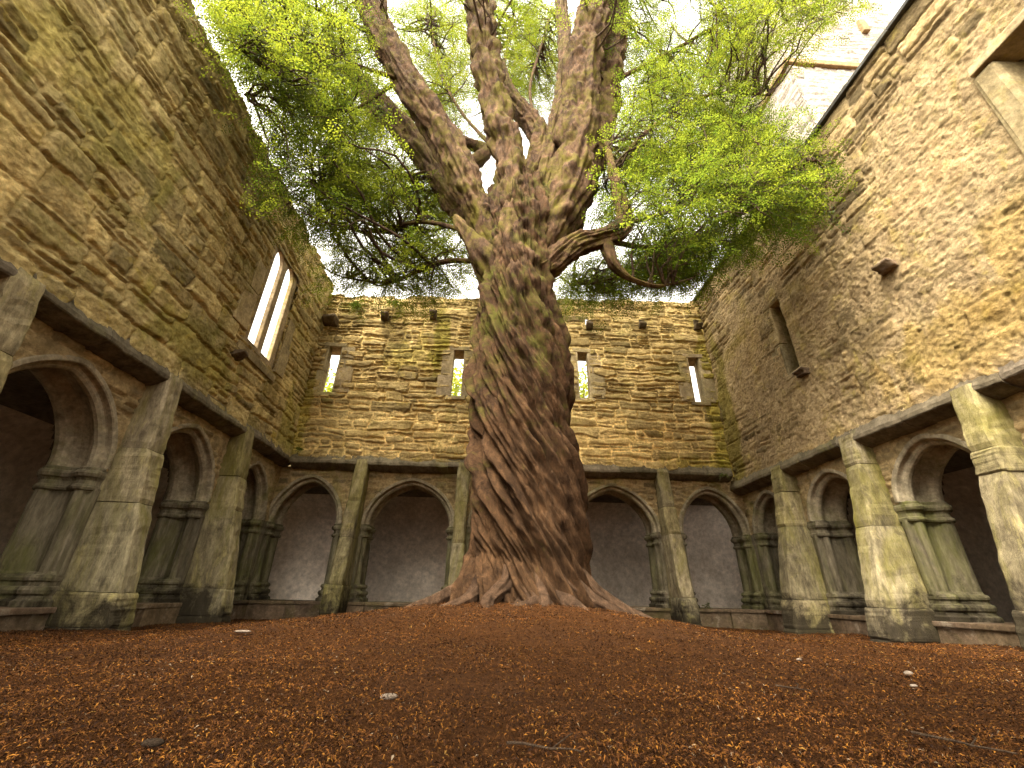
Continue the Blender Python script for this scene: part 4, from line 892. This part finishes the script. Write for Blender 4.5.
# ------------------------------------------------------------------ tower beyond the right wall
tk = 10.0
tc_ = at_y(788, 64, tk); tX, tZ = tc_[0], tc_[2]
tower = thing('church_tower', (tX + 3.2, tk + 3.2, -0.6), 'pale square church tower rising beyond the right wall', 'tower')
def m_tf(u, w, z): return np.stack(np.broadcast_arrays(tX + np.asarray(u, float), tk + w, z), -1)
def m_ts(u, w, z): return np.stack(np.broadcast_arrays(tX + w, tk - np.asarray(u, float), z), -1)
rubble_sheet('front_masonry', m_tf, -0.05, 6.4, 8, lambda u: tZ + 6, 0.05, 801, M['tower'], tower, face=0.0, closed=False, relief=0.05, ragged=0, ch=(.3, .5), cw=(.4, 1.0), mortar=(1.1, 1.08, 1.04), tint=((.9, .88, .85), (1.1, 1.05, 1.0)), dark=.05)
rubble_sheet('side_masonry', m_ts, -6.4, 0.05, 8, lambda u: tZ + 6, 0.05, 802, M['tower'], tower, face=0.0, closed=False, relief=0.05, ragged=0, ch=(.3, .5), cw=(.4, 1.0), mortar=(1.1, 1.08, 1.04), tint=((.9, .88, .85), (1.1, 1.05, 1.0)), dark=.05)
V = np.array([(tX + .15, tk + .15, -.6), (tX + 6.4, tk + .15, -.6), (tX + 6.4, tk + 6.4, -.6), (tX + .15, tk + 6.4, -.6), (tX + .15, tk + .15, 8.01), (tX + 6.4, tk + .15, 8.01), (tX + 6.4, tk + 6.4, 8.01), (tX + .15, tk + 6.4, 8.01),
              (tX + 6.4, tk + .15, tZ + 6), (tX + 6.4, tk + 6.4, tZ + 6), (tX + .15, tk + 6.4, tZ + 6), (tX + .15, tk + .15, tZ + 6)])
mesh('core', V, [(0, 1, 5, 4), (1, 2, 6, 5), (2, 3, 7, 6), (3, 0, 4, 7), (5, 6, 9, 8), (6, 7, 10, 9), (8, 9, 10, 11)], M['tower'], tower, False)
mb = MB()
for (c, s) in (((tX + 3.2 - .1, tk - .06, tZ), (6.65, .24, .34)), ((tX - .06, tk + 3.26, tZ), (.24, 6.4, .335))):
    V, Fc = block(c, s, .05, .012, 3); mb.add(V, Fc)
mb.build('string_course', M['towerband'], tower)
mb = MB()
p = at_y(862, 28, tk - .05); V, Fc = block((p[0], tk - .06, p[2]), (.3, .3, .9), .03, .02, 5); mb.add(V, Fc)
mb.build('stone_bracket', M['towerband'], tower)

# ------------------------------------------------------------------ trees beyond the far wall, seen through the slits
def bushy(x, y, h, rx, label, seed):
    r = np.random.default_rng(seed); t = thing('bushy_tree', (x, y, -0.6), label, 'tree', 'trees beyond the far wall')
    P = np.array([(x, y, -.6), (x + .1, y, h * .3), (x - .1, y + .1, h * .6), (x, y, h * .9)]); V, Fq = tube(catmull(P, 20), np.linspace(.22, .04, 20), 10); mesh('trunk', V, Fq, M['twig'], t)
    n = 9000; cl = r.normal(0, 1, (60, 3)); cl /= np.linalg.norm(cl, axis=1)[:, None]; cl *= r.uniform(.3, 1, (60, 1)); cl = np.array([x, y, h * .58]) + cl * [rx, rx, h * .42]
    p = cl[r.integers(0, 60, n)] + r.normal(0, .42, (n, 3)); d = r.normal(0, 1, (n, 3)); d /= np.linalg.norm(d, axis=1)[:, None]; e = np.cross(d, r.normal(0, 1, (n, 3))); e /= np.linalg.norm(e, axis=1)[:, None]
    V = np.stack([p - d * .09, p + e * .045, p + d * .09, p - e * .045], 1).reshape(-1, 3)
    mesh('crown', V, np.arange(4 * n).reshape(-1, 4), M['bush'], t, False, np.repeat(r.random((n, 1)), 4, 0).repeat(3, 1))
bushy(-7.0, 16.5, 9.6, 2.2, 'yellow green tree seen through the leftmost slit of the far wall', 1)
bushy(-1.6, 17, 9.3, 2.0, 'green tree seen through the slit left of the yew trunk', 2)
bushy(4.0, 17, 9.3, 2.0, 'green tree seen through the slit right of the yew trunk', 3)

# ------------------------------------------------------------------ camera, light, world
cam = bpy.data.cameras.new('camera'); co = bpy.data.objects.new('camera', cam); C.objects.link(co)
cam.sensor_fit = 'HORIZONTAL'; cam.sensor_width = 36.0; cam.lens = F_PX / 1024 * 36.0; cam.clip_start = 0.05; cam.clip_end = 2000
co.matrix_world = Matrix([[*RW[0], 0], [*RW[1], 0], [*RW[2], 0], [0, 0, 0, 1]])
bpy.context.scene.camera = co

SUN_EL, SUN_AZ = math.radians(56), math.radians(-150)     # azimuth of the sun from +Y, clockwise
sd = Vector((math.sin(SUN_AZ) * math.cos(SUN_EL), math.cos(SUN_AZ) * math.cos(SUN_EL), math.sin(SUN_EL)))
sun = bpy.data.lights.new('sun', 'SUN'); sun.energy = 1.2; sun.angle = math.radians(40); sun.color = (1.0, 0.93, 0.82)
so = bpy.data.objects.new('sun', sun); C.objects.link(so); so.rotation_euler = sd.to_track_quat('Z', 'Y').to_euler(); so.location = (0, 0, 30)
w = bpy.data.worlds.new('World'); bpy.context.scene.world = w; w.use_nodes = True
nt = w.node_tree
bg = nt.nodes['Background']; bg.inputs['Strength'].default_value = 0.15
sky = nt.nodes.new('ShaderNodeTexSky'); sky.sky_type = 'NISHITA'; sky.sun_disc = False; sky.sun_elevation = SUN_EL; sky.sun_rotation = SUN_AZ
sky.air_density = 1.0; sky.dust_density = 4.0; sky.ozone_density = 1.0
hs = nt.nodes.new('ShaderNodeHueSaturation'); hs.inputs['Saturation'].default_value = 0.08
nt.links.new(sky.outputs[0], hs.inputs['Color']); nt.links.new(mix(nt, 1.0, hs.outputs[0], (1.0, 0.94, 0.83), 'MULTIPLY'), bg.inputs['Color'])
sc = bpy.context.scene
sc.view_settings.view_transform = 'Standard'; sc.view_settings.look = 'None'; sc.view_settings.exposure = 3.15; sc.view_settings.gamma = 1.0
sc.cycles.max_bounces = 6; sc.cycles.diffuse_bounces = 4
